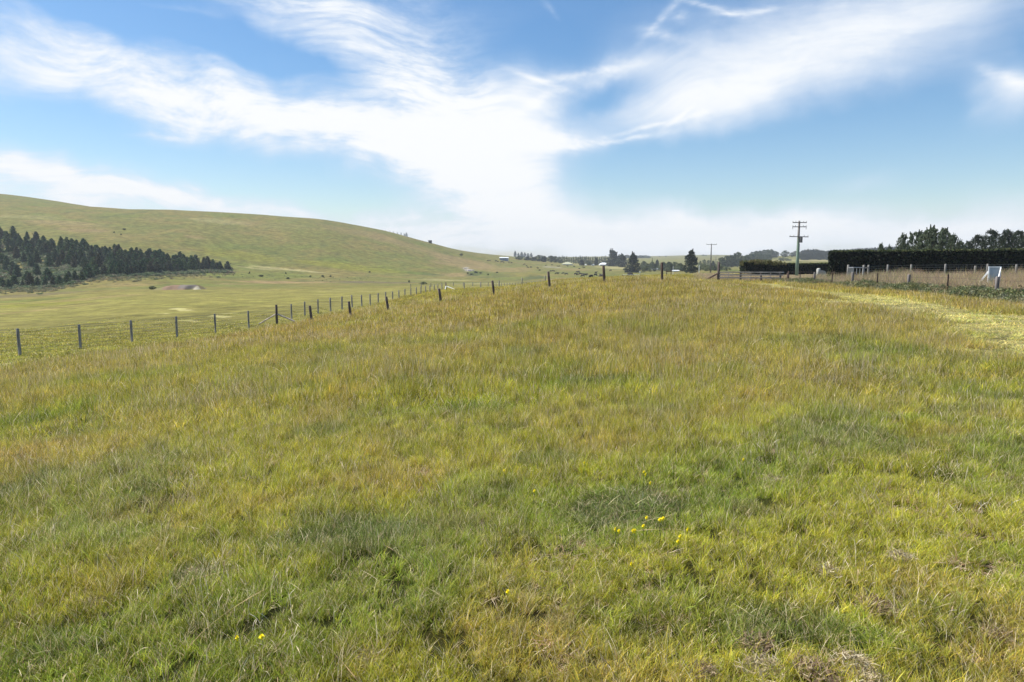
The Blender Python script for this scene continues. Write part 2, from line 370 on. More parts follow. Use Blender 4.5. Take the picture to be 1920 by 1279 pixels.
# darker, lusher patches in the paddock (where clover and dock grow thick)
_np0 = len(PATCH)
for p in [(660, 1010, 150, 38, C_DEEP, .85), (560, 1030, 90, 26, C_DEEP, .6), (1150, 965, 120, 38, C_DEEP, .85), (1235, 950, 60, 26, C_DEEP, .8), (1590, 835, 140, 26, C_DEEP, .7), (1510, 805, 70, 18, C_DEEP, .55),
          (985, 718, 40, 7, C_DEEP, .7), (1130, 728, 90, 10, C_DEEP, .6), (1070, 700, 90, 8, C_GREEN, .5), (40, 925, 70, 28, C_DEEP, .75), (1480, 1185, 150, 42, C_DEEP, .7), (1600, 1200, 110, 36, C_GREEN, .7),
          (380, 1082, 70, 22, C_DEEP, .8), (610, 815, 70, 14, C_DEEP, .6), (275, 925, 45, 18, C_DEEP, .7), (1680, 665, 70, 8, C_DEEP, .4), (1810, 780, 90, 14, C_DEEP, .5), (1700, 790, 60, 8, C_GREEN, .5), (930, 930, 60, 14, C_DEEP, .5),
          (1020, 1170, 70, 30, C_BROWN, .5), (90, 1235, 70, 26, C_DEEP, .6), (1568, 724, 20, 6, C_BROWN, .7), (740, 830, 40, 9, C_BROWN, .4), (1030, 870, 90, 14, C_DEEP, .6), (480, 1120, 80, 24, C_GREEN, .5), (860, 990, 60, 16, C_BROWN, .3),
          (1420, 965, 60, 18, C_BROWN, .4), (380, 775, 60, 8, C_GREEN, .4), (560, 735, 60, 8, C_GREEN, .4), (1880, 750, 50, 10, C_DEEP, .5), (1350, 700, 120, 10, C_GREEN, .35), (250, 1010, 80, 20, C_GREEN, .5), (1250, 1100, 90, 26, C_GREEN, .4), (320, 945, 60, 12, C_BROWN, .7)]:
    patch(*p)
LUSH = [q for q in PATCH[_np0:] if q[6] >= .5 and q[5][0] < .14]
PATCH[_np0:] = [(a, b, c, d, e, f / .78, g) for a, b, c, d, e, f, g in PATCH[_np0:]]
def lush_mask(x, y):
    m = np.zeros_like(x, dtype=float)
    for cx, cy, rw, rd, tilt, colr, s in LUSH:
        q = ((x - cx) / rw) ** 2 + ((y - cy) / rd) ** 2
        q = q * (1 + 1.4 * (fbm(x, y, 1.6, 3, 3) - .5))
        m = np.maximum(m, s * (1 - sstep(.4, 1.2, q)))
    return m

def fence_x(y): return np.interp(y, [-50, 24, 28, 61, 75], [19.5, 20.8, 21.3, 24.6, 25.0])
def verge_mask(x, y):
    """rank dry grass on the road side of the right-hand fence and past the rails"""
    m = sstep(-.2, .5, x - fence_x(y)) * (y < 63)
    m2 = (y >= 63) * sstep(.255, .285, x / np.maximum(y, 1)) * (y < 118)
    edge = sstep(62.6, 63.6, y) * m2
    return np.maximum(m * (y < 63), edge)

def ground_tint(x, y):
    x = np.asarray(x, float).ravel(); y = np.asarray(y, float).ravel()
    r = np.hypot(x, y)
    n1 = fbm(x, y, .35, 1, 4); n2 = fbm(x, y, .9, 3, 3); n3 = fbm(x, y, .05, 4, 4); n4 = fbm(x * .6, y, 1.6, 6, 3)
    near = 1 - sstep(9, 26, r)
    base = np.tile(C_OLIVE, (len(x), 1)).astype(float)
    lim = sstep(.38, .62, n1 * .55 + n3 * .45 + .10 * near)
    base = lerp(base, lim * (.25 + .55 * near), C_LIME)
    base = lerp(base, sstep(.54, .70, n2) * (.14 + .22 * near), np.array((.32, .215, .075)))
    base = lerp(base, sstep(.60, .70, n4) * .45 * near, C_GREEN)
    base = lerp(base, sstep(.60, .72, n1) * (.45 * near + .2), C_GREEN)
    base = lerp(base, sstep(.58, .70, fbm(x, y, .45, 7, 5, .62)) * .5 * (1 - sstep(14, 30, r)), C_DEEP * 1.15)
    # valley and hill
    far = sstep(120, 260, r)
    hillc = lerp(np.tile(np.array((.165, .160, .050)), (len(x), 1)), sstep(.40, .66, n3), np.array((.20, .168, .062)))
    hillc = lerp(hillc, sstep(.55, .75, fbm(x, y, .03, 5, 4)) * .6, np.array((.145, .175, .042)))
    hillc = lerp(hillc, sstep(.54, .68, fbm(x, y * .5, .22, 2, 5, .65)) * .5, C_DEEP)
    hillc = hillc * np.array((1.14, 1.12, .88))
    base = lerp(base, far, hillc)
    sh = in_short_left(x, y) * (1 - far)
    base = lerp(base, sh * .55, np.array((.225, .215, .06)))
    ns = (fbm(x, y, 2.0, 6, 3) - .5) * .5; nb = (fbm(x, y, .08, 6, 3) - .5)
    for cx, cy, rw, rd, tilt, colr, s in PATCH:
        sel = (np.abs(x - cx) < rw * 1.8) & (np.abs(y - cy) < rd * 1.8)
        if not sel.any(): continue
        q = ((x[sel] - cx) / rw) ** 2 + ((y[sel] - cy) / rd) ** 2
        q = q * (1 + 1.6 * (fbm(x[sel] / rw, y[sel] / rd, 2.2, 3, 3) - .5))
        base[sel] = lerp(base[sel], s * (1 - sstep(.3, 1.15, q)), colr)
    mm = mow_mask(x, y)
    mc = lerp(np.tile(C_MOWN, (len(x), 1)), sstep(.4, .6, vnoise(x, y, 1.3, 3)), C_STRAW * .78)
    base = lerp(base, mm * .88, mc)
    vm = verge_mask(x, y)
    base = lerp(base, vm * .9, np.array((.26, .205, .125)))
    # under the pine block
    return np.clip(base, .01, .9)
def mow_mask(x, y):
    m = np.zeros_like(x)
    for pts, w in MOW:
        xs = [p.x for p in pts]; ys = [p.y for p in pts]; k = max(w) * 1.6
        sel = (x > min(xs) - k) & (x < max(xs) + k) & (y > min(ys) - k) & (y < max(ys) + k)
        if sel.any():
            xx = x[sel]; yy = y[sel]
            nn = (fbm(xx, yy, 1.1, 4, 3) - .5) * .9 * min(1, max(w))
            m[sel] = np.maximum(m[sel], seg_mask(xx + nn, yy + nn, pts, w))
    return m

# ---------------------------------------------------------------- materials
def new_mat(name):
    m = bpy.data.materials.new(name); m.use_nodes = True
    nt = m.node_tree; nt.nodes.clear()
    return m, nt, nt.nodes, nt.links
def simple_mat(name, colr, rough=.8, noise_scale=8, amt=.25, metal=0, stretch=(1, 1, 1), col2=None, spec=.3):
    m, nt, N, L = new_mat(name)
    p = N.new('ShaderNodeBsdfPrincipled'); o = N.new('ShaderNodeOutputMaterial'); L.new(p.outputs[0], o.inputs[0])
    t = N.new('ShaderNodeTexCoord'); mp = N.new('ShaderNodeMapping'); L.new(t.outputs['Object'], mp.inputs[0]); mp.inputs[3].default_value = stretch
    n = N.new('ShaderNodeTexNoise'); L.new(mp.outputs[0], n.inputs['Vector']); n.inputs['Scale'].default_value = noise_scale; n.inputs['Detail'].default_value = 6
    r = N.new('ShaderNodeValToRGB'); L.new(n.outputs[0], r.inputs[0])
    c = np.array(colr); c2 = np.array(col2) if col2 is not None else c * (1 - amt * 1.6)
    r.color_ramp.elements[0].position = .3; r.color_ramp.elements[0].color = (*np.clip(c2, 0, 1), 1)
    r.color_ramp.elements[1].position = .7; r.color_ramp.elements[1].color = (*np.clip(c * (1 + amt * .5), 0, 1), 1)
    L.new(r.outputs[0], p.inputs['Base Color'])
    p.inputs['Roughness'].default_value = rough; p.inputs['Metallic'].default_value = metal; p.inputs['Specular IOR Level'].default_value = spec
    b = N.new('ShaderNodeBump'); b.inputs['Strength'].default_value = .3; b.inputs['Distance'].default_value = .02
    L.new(n.outputs[0], b.inputs['Height']); L.new(b.outputs[0], p.inputs['Normal'])
    return m

def ground_mat():
    m, nt, N, L = new_mat('pasture')
    a = N.new('ShaderNodeAttribute'); a.attribute_name = 'tint'
    geo = N.new('ShaderNodeNewGeometry')
    n1 = N.new('ShaderNodeTexNoise'); n1.inputs['Scale'].default_value = 1.6; n1.inputs['Detail'].default_value = 8; n1.inputs['Roughness'].default_value = .7
    L.new(geo.outputs['Position'], n1.inputs['Vector'])
    n2 = N.new('ShaderNodeTexNoise'); n2.inputs['Scale'].default_value = .22; n2.inputs['Detail'].default_value = 9; n2.inputs['Roughness'].default_value = .72
    L.new(geo.outputs['Position'], n2.inputs['Vector'])
    r1 = N.new('ShaderNodeMapRange'); L.new(n1.outputs[0], r1.inputs[0]); [setattr(r1.inputs[i + 1], 'default_value', v) for i, v in enumerate((.3, .7, .62, 1.25))]
    r2 = N.new('ShaderNodeMapRange'); L.new(n2.outputs[0], r2.inputs[0]); [setattr(r2.inputs[i + 1], 'default_value', v) for i, v in enumerate((.34, .66, .50, 1.36))]
    mu = N.new('ShaderNodeMath'); mu.operation = 'MULTIPLY'; L.new(r1.outputs[0], mu.inputs[0]); L.new(r2.outputs[0], mu.inputs[1])
    sc = N.new('ShaderNodeVectorMath'); sc.operation = 'SCALE'; L.new(a.outputs['Color'], sc.inputs[0]); L.new(mu.outputs[0], sc.inputs['Scale'])
    p = N.new('ShaderNodeBsdfPrincipled'); p.inputs['Roughness'].default_value = .95; p.inputs['Specular IOR Level'].default_value = .1
    L.new(sc.outputs[0], p.inputs['Base Color'])
    b = N.new('ShaderNodeBump'); b.inputs['Strength'].default_value = .6; b.inputs['Distance'].default_value = .12
    L.new(n1.outputs[0], b.inputs['Height']); L.new(b.outputs[0], p.inputs['Normal'])
    o = N.new('ShaderNodeOutputMaterial'); L.new(p.outputs[0], o.inputs[0])
    return m

def leaf_mat(name, rough=.5, transl=.35, inst=False, spec=.35, gain=1.0):
    """leaf / blade material. colour = vertex colour 'mul' (alpha 1) or instance tint * mul (alpha 0)"""
    m, nt, N, L = new_mat(name)
    a = N.new('ShaderNodeAttribute'); a.attribute_name = 'mul'
    colr = a.outputs['Color']
    if inst:
        t = N.new('ShaderNodeAttribute'); t.attribute_type = 'INSTANCER'; t.attribute_name = 'tint'
        mu = N.new('ShaderNodeVectorMath'); mu.operation = 'MULTIPLY'; L.new(t.outputs['Color'], mu.inputs[0]); L.new(a.outputs['Color'], mu.inputs[1])
        mx = N.new('ShaderNodeMix'); mx.data_type = 'RGBA'; L.new(a.outputs['Alpha'], mx.inputs[0]); L.new(mu.outputs[0], mx.inputs[6]); L.new(a.outputs['Color'], mx.inputs[7])
        colr = mx.outputs[2]
    if gain != 1.0:
        g = N.new('ShaderNodeVectorMath'); g.operation = 'SCALE'; L.new(colr, g.inputs[0]); g.inputs['Scale'].default_value = gain; colr = g.outputs[0]
    p = N.new('ShaderNodeBsdfPrincipled'); p.inputs['Roughness'].default_value = rough; p.inputs['Specular IOR Level'].default_value = spec
    L.new(colr, p.inputs['Base Color'])
    tr = N.new('ShaderNodeBsdfTranslucent'); L.new(colr, tr.inputs[0])
    ms = N.new('ShaderNodeMixShader'); ms.inputs[0].default_value = transl; L.new(p.outputs[0], ms.inputs[1]); L.new(tr.outputs[0], ms.inputs[2])
    o = N.new('ShaderNodeOutputMaterial'); L.new(ms.outputs[0], o.inputs[0])
    return m

M_GROUND = ground_mat()
M_GRASS = leaf_mat('grass_blade', .65, .42, True, .06, gain=1.68)
M_LEAF = leaf_mat('foliage', .6, .25, False, .2)
M_SHRUBLEAF = leaf_mat('shrub_foliage', .6, .25, True, .2)
M_BARK = simple_mat('bark', (.13, .10, .075), .9, 14, .5)
M_POST = simple_mat('weathered_post', (.40, .365, .335), .85, 10, .45, stretch=(1, 1, .15))
M_POSTDARK = simple_mat('dark_old_post', (.17, .125, .115), .85, 9, .6, stretch=(1, 1, .2), col2=(.03, .022, .02))
M_RAIL = simple_mat('grey_rail', (.62, .52, .45), .85, 9, .4, stretch=(.15, 1, 1))
M_POSTR = simple_mat('grey_roadside_post', (.23, .205, .195), .85, 10, .45, stretch=(1, 1, .15))
M_WIRE = simple_mat('fence_wire', (.32, .32, .31), .5, 5, .1, metal=.6)
M_WHITE = simple_mat('white_paint', (.86, .87, .86), .5, 6, .08)
M_IRON = simple_mat('rusty_standard', (.07, .045, .035), .7, 20, .3)
M_STEEL = simple_mat('galvanised_steel', (.5, .51, .52), .4, 6, .1, metal=.5)
M_CONC = simple_mat('pale_concrete', (.52, .52, .47), .85, 5, .15)

# ---------------------------------------------------------------- ground sheet
def build_ground():
    fa = np.radians(np.arange(-44, 44.01, .125)); ca = np.radians(np.arange(46, 314.1, 2.0))
    az = np.concatenate([fa, ca]); na = len(az)
    rr = np.concatenate([np.linspace(.35, 3, 14)[:-1], np.exp(np.linspace(math.log(3), math.log(160), 300))[:-1], np.exp(np.linspace(math.log(160), math.log(1300), 330))[:-1], np.exp(np.linspace(math.log(1300), math.log(2600), 30))])
    A, R = np.meshgrid(az, rr, indexing='ij')
    X = (R * np.sin(A)).ravel(); Y = (R * np.cos(A)).ravel(); Z = gz(X, Y)
    nr = len(rr)
    i = np.arange(na)[:, None]; j = np.arange(nr - 1)[None, :]; i2 = (i + 1) % na
    quads = np.stack([i * nr + j, i * nr + j + 1, i2 * nr + j + 1, i2 * nr + j], -1).reshape(-1, 4)
    V = np.stack([X, Y, Z], 1); V = np.vstack([V, [[0, 0, 0]]]); c = len(V) - 1
    ii = np.arange(na); tris = np.stack([np.full(na, c), ii * nr, ((ii + 1) % na) * nr], 1)
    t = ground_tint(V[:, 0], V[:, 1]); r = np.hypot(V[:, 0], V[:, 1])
    k = .13 + .43 * sstep(10, 35, r)[:, None] + .26 * sstep(35, 110, r)[:, None]        # thatch and soil near by, painted darker for deeper shade between the blades
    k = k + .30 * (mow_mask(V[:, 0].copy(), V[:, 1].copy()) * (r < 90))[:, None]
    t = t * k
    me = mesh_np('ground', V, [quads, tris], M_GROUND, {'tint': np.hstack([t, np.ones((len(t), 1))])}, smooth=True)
    tag(obj('ground', me), kind='structure')
build_ground()

# ---------------------------------------------------------------- scatter through geometry nodes (stuff nobody could count)
def scatter(name, P, rz, sc, idx, tint, protos, label, cat):
    coll = bpy.data.collections.new(name + '_kinds')
    for k, me in enumerate(protos):
        coll.objects.link(bpy.data.objects.new('%s_kind_%02d' % (name, k), me))
    me = bpy.data.meshes.new(name); n = len(P)
    me.vertices.add(n); me.vertices.foreach_set('co', np.asarray(P, np.float32).ravel())
    def at_(nm, ty, data, f):
        a = me.attributes.new(nm, ty, 'POINT'); a.data.foreach_set(f, np.asarray(data, np.float32 if ty != 'INT' else np.int32).ravel())
    at_('rot', 'FLOAT_VECTOR', rz, 'vector'); at_('scl', 'FLOAT_VECTOR', sc, 'vector'); at_('kind_index', 'INT', idx, 'value')
    at_('tint', 'FLOAT_COLOR', np.hstack([tint, np.ones((n, 1))]), 'color')
    o = obj(name, me); tag(o, label, cat, kind='stuff')
    ng = bpy.data.node_groups.new(name, 'GeometryNodeTree')
    ng.interface.new_socket('Geometry', in_out='INPUT', socket_type='NodeSocketGeometry')
    ng.interface.new_socket('Geometry', in_out='OUTPUT', socket_type='NodeSocketGeometry')
    N = ng.nodes; L = ng.links
    gi = N.new('NodeGroupInput'); go = N.new('NodeGroupOutput'); ip = N.new('GeometryNodeInstanceOnPoints'); ci = N.new('GeometryNodeCollectionInfo')
    mp = N.new('GeometryNodeMeshToPoints'); L.new(gi.outputs[0], mp.inputs[0])
    ci.inputs['Collection'].default_value = coll; ci.inputs['Separate Children'].default_value = True; ci.inputs['Reset Children'].default_value = True
    def na(nm, ty):
        q = N.new('GeometryNodeInputNamedAttribute'); q.data_type = ty; q.inputs[0].default_value = nm
        return q.outputs[0]
    L.new(mp.outputs[0], ip.inputs['Points']); L.new(ci.outputs[0], ip.inputs['Instance']); ip.inputs['Pick Instance'].default_value = True
    L.new(na('kind_index', 'INT'), ip.inputs['Instance Index'])
    e2r = N.new('FunctionNodeEulerToRotation'); L.new(na('rot', 'FLOAT_VECTOR'), e2r.inputs[0]); L.new(e2r.outputs[0], ip.inputs['Rotation'])
    L.new(na('scl', 'FLOAT_VECTOR'), ip.inputs['Scale']); L.new(ip.outputs[0], go.inputs[0])
    md = o.modifiers.new('scatter', 'NODES'); md.node_group = ng
    return o

# ---------------------------------------------------------------- grass tufts
def tuft(n, rad, h0, h1, w, bend, seg, r, lean=.25, head=0.0, pal=None, dry=0.0, drycol=None, clus=0):
    """one mesh of n blades. pal: list of multipliers; dry: share of straw blades"""
    pal = pal or [(1, 1, 1)]; drycol = drycol or [(.50, .42, .26), (.58, .50, .34), (.36, .26, .15)]
    a = r.random(n) * 2 * np.pi; d = np.sqrt(r.random(n)) * rad
    if clus:
        cc = (r.random((clus, 2)) - .5) * 2 * rad * .8; ci = r.integers(0, clus, n)
        bx = cc[ci, 0] + r.normal(0, rad * .12, n); by = cc[ci, 1] + r.normal(0, rad * .12, n)
    else:
        bx = d * np.cos(a); by = d * np.sin(a)
    h = h0 + (h1 - h0) * r.random(n) ** 1.2
    la = r.random(n) * 2 * np.pi; ln = np.abs(r.normal(0, lean, n)); bd = bend * (.3 + 1.2 * r.random(n))
    t = np.linspace(0, 1, seg + 1)[None, :]
    out = (ln[:, None] * t + bd[:, None] * t ** 2.4) * h[:, None]
    up = h[:, None] * (t - (bd[:, None] * .45) * t ** 2.6)
    up = np.maximum(up, .004)
    cx = bx[:, None] + np.cos(la)[:, None] * out; cy = by[:, None] + np.sin(la)[:, None] * out
    fa = r.random(n) * np.pi; wx = np.cos(fa)[:, None]; wy = np.sin(fa)[:, None]
    prof = np.clip(1 - t ** 2.2, .12, 1) * .5 * w * (.7 + .6 * r.random(n))[:, None]
    if head:
        hh = np.exp(-((t - .88) / .09) ** 2) * head * .5
        prof = np.maximum(prof, hh * (r.random(n) < .8)[:, None])
    V = np.stack([np.stack([cx - wx * prof, cy - wy * prof, up], -1), np.stack([cx + wx * prof, cy + wy * prof, up], -1)], 2)  # n,seg+1,2,3
    V = V.reshape(-1, 3)
    b = (np.arange(n) * (seg + 1) * 2)[:, None] + np.arange(seg)[None, :] * 2
    Q = np.stack([b, b + 1, b + 3, b + 2], -1).reshape(-1, 4)
    pc = np.array(pal)[r.integers(0, len(pal), n)] * (.45 + 1.1 * r.random((n, 1)))
    isdry = r.random(n) < dry
    pc[isdry] = np.array(drycol)[r.integers(0, len(drycol), isdry.sum())] * (.7 + .5 * r.random((isdry.sum(), 1)))
    Cc = np.concatenate([pc, isdry[:, None].astype(float)], 1)
    Cc = np.repeat(Cc, (seg + 1) * 2, 0)
    return mesh_np('tuft', V, Q, M_GRASS, {'mul': Cc})

PAL = [(1, 1, 1), (1.12, 1.05, .8), (.82, .95, .8), (1.25, 1.12, .9), (.7, .85, .75)]
PAL_STEM = [(1.05, .95, .9), (1.2, .95, .95), (.95, .95, 1.0), (1.3, 1.1, .95), (.75, .72, .85)]
PURP = [(.30, .22, .13), (.38, .31, .17), (.26, .20, .13), (.52, .44, .29)]
def build_grass():
    r = np.random.default_rng(11)
    near = [tuft(210, .11, .03, .115, .0028, .28, 3, r, .22, pal=PAL, dry=.17, clus=6) for _ in range(4)]              # 0-3 turf, near
    near += [tuft(90, .15, .12, .27, .0027, .26, 4, r, .13, pal=PAL, dry=.18, clus=4) for _ in range(3)]             # 4-6 upright fine grass
    near += [tuft(14, .16, .22, .42, .0026, .15, 6, r, .12, head=.0075, pal=PAL_STEM, dry=.6, drycol=PURP) for _ in range(2)]     # 7-8 seed stems
    near += [tuft(3, .15, .14, .30, .0026, 1.0, 7, r, .35, head=.007, dry=1.0) for _ in range(2)]                    # 9-10 pale arched stalks
    near += [tuft(150, .14, .03, .10, .0052, .6, 3, r, .5, pal=[(.86, .92, .75), (.78, .86, .65), (.95, 1.0, .75)], dry=.10, clus=7) for _ in range(2)]  # 11-12 dense green patches
    near += [tuft(60, .12, .02, .07, .006, 1.2, 3, r, 1.2, dry=1.0, drycol=[(.34, .24, .17), (.45, .34, .24), (.24, .15, .10), (.55, .46, .34)], clus=3)]  # 13 dead thatch
    near += [tuft(9, .15, .07, .20, .0022, .3, 5, r, .2, head=.0085, dry=1.0, drycol=[(.60, .50, .40), (.52, .42, .30), (.66, .58, .42), (.40, .28, .20)]) for _ in range(1)]       # 29 moved to the end below
    specks = near.pop()
    mid = [tuft(130, .30, .07, .19, .0075, .35, 2, r, .26, pal=PAL, dry=.10, clus=6) for _ in range(3)]                 # 14-16
    mid += [tuft(85, .32, .15, .31, .0055, .2, 3, r, .12, pal=PAL, dry=.08, clus=6) for _ in range(3)]              # 17-19
    mid += [tuft(16, .32, .28, .48, .006, .12, 4, r, .12, head=.017, pal=PAL_STEM, dry=.6, drycol=PURP) for _ in range(2)]   # 20-21
    mid += [tuft(5, .32, .3, .5, .008, .5, 4, r, .25, head=.022, dry=1.0)]                                           # 22
    far = [tuft(130, .75, .10, .23, .017, .25, 2, r, .2, pal=PAL, dry=.06, clus=9) for _ in range(3)]                 # 23-25
    far += [tuft(80, .75, .18, .33, .013, .12, 2, r, .12, pal=PAL_STEM, dry=.15, drycol=PURP) for _ in range(2)]      # 26-27
    far += [tuft(12, .75, .28, .45, .014, .2, 4, r, .15, head=.034, dry=1.0, drycol=[(.55, .47, .30), (.48, .38, .24), (.36, .26, .17)])]   # 28
    protos = near + mid + far + [specks]                                                                          # 29 low pale seed heads
    P = []; S = []; I = []; H = []
    def wedge(y0, y1, per_m2, kinds, probs, s0, s1, hs=1.0, lim=1.06, shortok=True, weight=None):
        """random points between two distances ahead, per square metre"""
        n = int(per_m2 * lim * (y1 * y1 - y0 * y0))
        y = np.sqrt(y0 * y0 + (y1 * y1 - y0 * y0) * r.random(n)); x = (r.random(n) * 2 - 1) * lim * y
        k = r.choice(kinds, n, p=np.array(probs) / sum(probs)); s = s0 + (s1 - s0) * r.random(n)
        keep = (verge_mask(x, y) < .5)
        if weight is not None: keep &= r.random(n) < weight(x, y)
        x, y, k, s = x[keep], y[keep], k[keep], s[keep]
        P.append(np.stack([x, y], 1)); S.append(s); I.append(k); H.append(np.full(len(s), hs))
    dens = lambda a, b, f, s: (lambda x, y: .15 + .85 * sstep(a, b, fbm(x, y, f, s, 3)))
    tall = lambda x, y: (.32 + .68 * sstep(3, 8, y)) * (.25 + .75 * sstep(.35, .6, fbm(x, y, .5, 2, 3)))
    wedge(1.1, 5.5, 150, [0, 1, 2, 3], [1, 1, 1, 1], .6, 1.3)
    wedge(5.5, 9, 75, [0, 1, 2, 3], [1, 1, 1, 1], .9, 1.5)
    wedge(1.1, 10, 42, [4, 5, 6], [1, 1, 1], .6, 1.1, weight=tall)
    wedge(1.4, 11, 12, [7, 8], [1, 1], .6, 1.05, weight=tall)
    wedge(1.4, 11, 1.6, [9, 10], [1, 1], .5, 1.1)
    wedge(1.2, 11, 60, [11, 12], [1, 1], .7, 1.3, weight=lambda x, y: np.maximum(lush_mask(x, y), .4 * sstep(.58, .70, fbm(x, y, .45, 7, 5, .62))))
    wedge(1.4, 13, 9, [29], [1], .7, 1.3, weight=lambda x, y: sstep(.42, .6, fbm(x, y, .8, 6, 3)))
    wedge(1.2, 9, 26, [13], [1], .6, 1.4, weight=lambda x, y: sstep(.52, .66, fbm(x, y, 1.1, 5, 3)))
    wedge(9, 19, 13, [14, 15, 16], [1, 1, 1], .8, 1.3)
    wedge(10, 24, 9.5, [17, 18, 19], [1, 1, 1], .75, 1.15)
    wedge(10, 26, 6, [20, 21], [1, 1], .7, 1.05, weight=tall)
    wedge(10, 28, .8, [22], [1], .6, 1.1)
    wedge(9, 22, 14, [11, 12], [1, 1], 1.3, 2.2, weight=lambda x, y: lush_mask(x, y))
    wedge(19, 44, 4.2, [23, 24, 25], [1, 1, 1], .8, 1.2)
    wedge(23, 50, 3.6, [26, 27], [1, 1], .75, 1.1)
    wedge(22, 60, .9, [28], [1], .7, 1.1)
    wedge(44, 85, 1.5, [23, 24, 25, 26], [1, 1, 1, 1], .95, 1.35, lim=.98)
    wedge(85, 125, .6, [23, 24, 25], [1, 1, 1], 1.2, 1.7, lim=.5)
    def apron(x0, x1, y0, y1, per_m2, kinds, s0, s1):
        n = int(per_m2 * (x1 - x0) * (y1 - y0)); x = x0 + (x1 - x0) * r.random(n); y = y0 + (y1 - y0) * r.random(n)
        keep = ((np.abs(x) > 1.05 * y) | (y < 1.1)) & (verge_mask(x, y) < .5) & (np.hypot(x, y) > .6)
        x, y = x[keep], y[keep]
        P.append(np.stack([x, y], 1)); S.append(s0 + (s1 - s0) * r.random(len(x))); I.append(r.choice(kinds, len(x)))
    apron(-9, 9, -4, 9, 45, [0, 1, 2, 3], .9, 1.5); apron(-9, 9, -4, 9, 14, [4, 5, 6], .6, 1.1)
    apron(-30, 24, -6, 30, 7, [14, 15, 16, 17, 18, 19], .8, 1.3); apron(-45, 24, 8, 45, 2.2, [23, 24, 25, 26], .9, 1.3)
    P = np.concatenate(P); S = np.concatenate(S); I = np.concatenate(I)
    x, y = P[:, 0], P[:, 1]
    m = mow_mask(x.copy(), y.copy()); short = in_short_left(x, y)
    tallk = np.isin(I, [4, 5, 6, 7, 8, 9, 10, 17, 18, 19, 20, 21, 22, 26, 27, 28, 29])
    rr_ = np.hypot(x, y); keep0 = r.random(len(x)) > short * sstep(38, 75, rr_)
    keep = keep0 & ~((m > .5) & tallk) & ~((short > .5) & tallk) & (~((m > .5) & (r.random(len(m)) < .25 + .5 * sstep(18, 30, y))))
    x, y, S, I, m, short = x[keep], y[keep], S[keep], I[keep], m[keep], short[keep]
    z = gz(x, y)
    hz = (.75 + .5 * fbm(x, y, .25, 4, 2)) * (1 - .62 * m) * (1 - .58 * short) * (.78 + .22 * sstep(2.5, 9, y))
    sc = np.stack([S, S, S * hz], 1)
    rz = np.zeros((len(x), 3)); rz[:, 2] = r.random(len(x)) * 2 * np.pi; rz[:, 0] = r.normal(0, .06, len(x)); rz[:, 1] = r.normal(0, .06, len(x))
    t = ground_tint(x, y) * (.50 + .95 * r.random((len(x), 1))) * np.array([1, 1, 1]) 
    scatter('pasture_grass', np.stack([x, y, z - .005], 1), rz, sc, I, t, protos, 'long olive green pasture grass with seed stems filling the foreground paddock', 'grass')
    return len(x)
print('grass tufts', build_grass())

def build_verge():
    r = np.random.default_rng(21)
    kinds = [tuft(60, .40, .45, .80, .012, .25, 4, r, .14, head=.030, dry=.68, drycol=[(.27, .195, .14), (.36, .265, .19), (.22, .155, .12), (.27, .24, .12)], pal=PAL) for _ in range(3)]
    kinds += [tuft(80, .40, .18, .40, .014, .4, 3, r, .3, dry=.45, pal=PAL, drycol=[(.28, .23, .14), (.22, .20, .10)])]
    n = 26000
    y = 22 + (118 - 22) * r.random(n); x = r.random(n) * 78 + 12
    keep = (verge_mask(x, y) > .5) & (x < .98 * y) & (r.random(n) < np.clip(60 / y, .2, 1) * (.35 + .65 * sstep(.4, .55, fbm(x, y, .6, 2, 3))))
    hy = hedge_front(x); keep &= ~((x > 27.5) & (y > hy - .1))
    x, y = x[keep], y[keep]; n = len(x)
    S = .85 + .5 * r.random(n); S *= (1 + .25 * sstep(60, 100, y))
    hz = .40 + 1.1 * fbm(x, y, .35, 3, 4); edge = sstep(0, 1.6, x - fence_x(y)) * (y < 63) + (y >= 63) * .95; hz *= (.45 + .55 * edge) * (1 - .35 * (y > 63))
    z = gz(x, y)
    rz = np.zeros((n, 3)); rz[:, 2] = r.random(n) * 6.28
    t = ground_tint(x, y) * 1.15; gg = sstep(.45, .62, fbm(x, y, .35, 6, 3))[:, None]; t = t * (1 - gg) + np.array((.16, .19, .07)) * gg
    scatter('verge_grass', np.stack([x, y, z - .01], 1), rz, np.stack([S, S, S * hz], 1), r.choice([0, 1, 2, 3], n, p=[.28, .27, .27, .18]), t, kinds,
            'tall dry pinkish brown grass growing between the roadside fence and the hedges', 'dry grass')
def hedge_front(x): return np.interp(x, [27, 31, 60], [61.0, 60.0, 47.0])
build_verge()
#@@THINGS
M_EARTH = leaf_mat('bare_earth', .95, 0.0, False, .05)

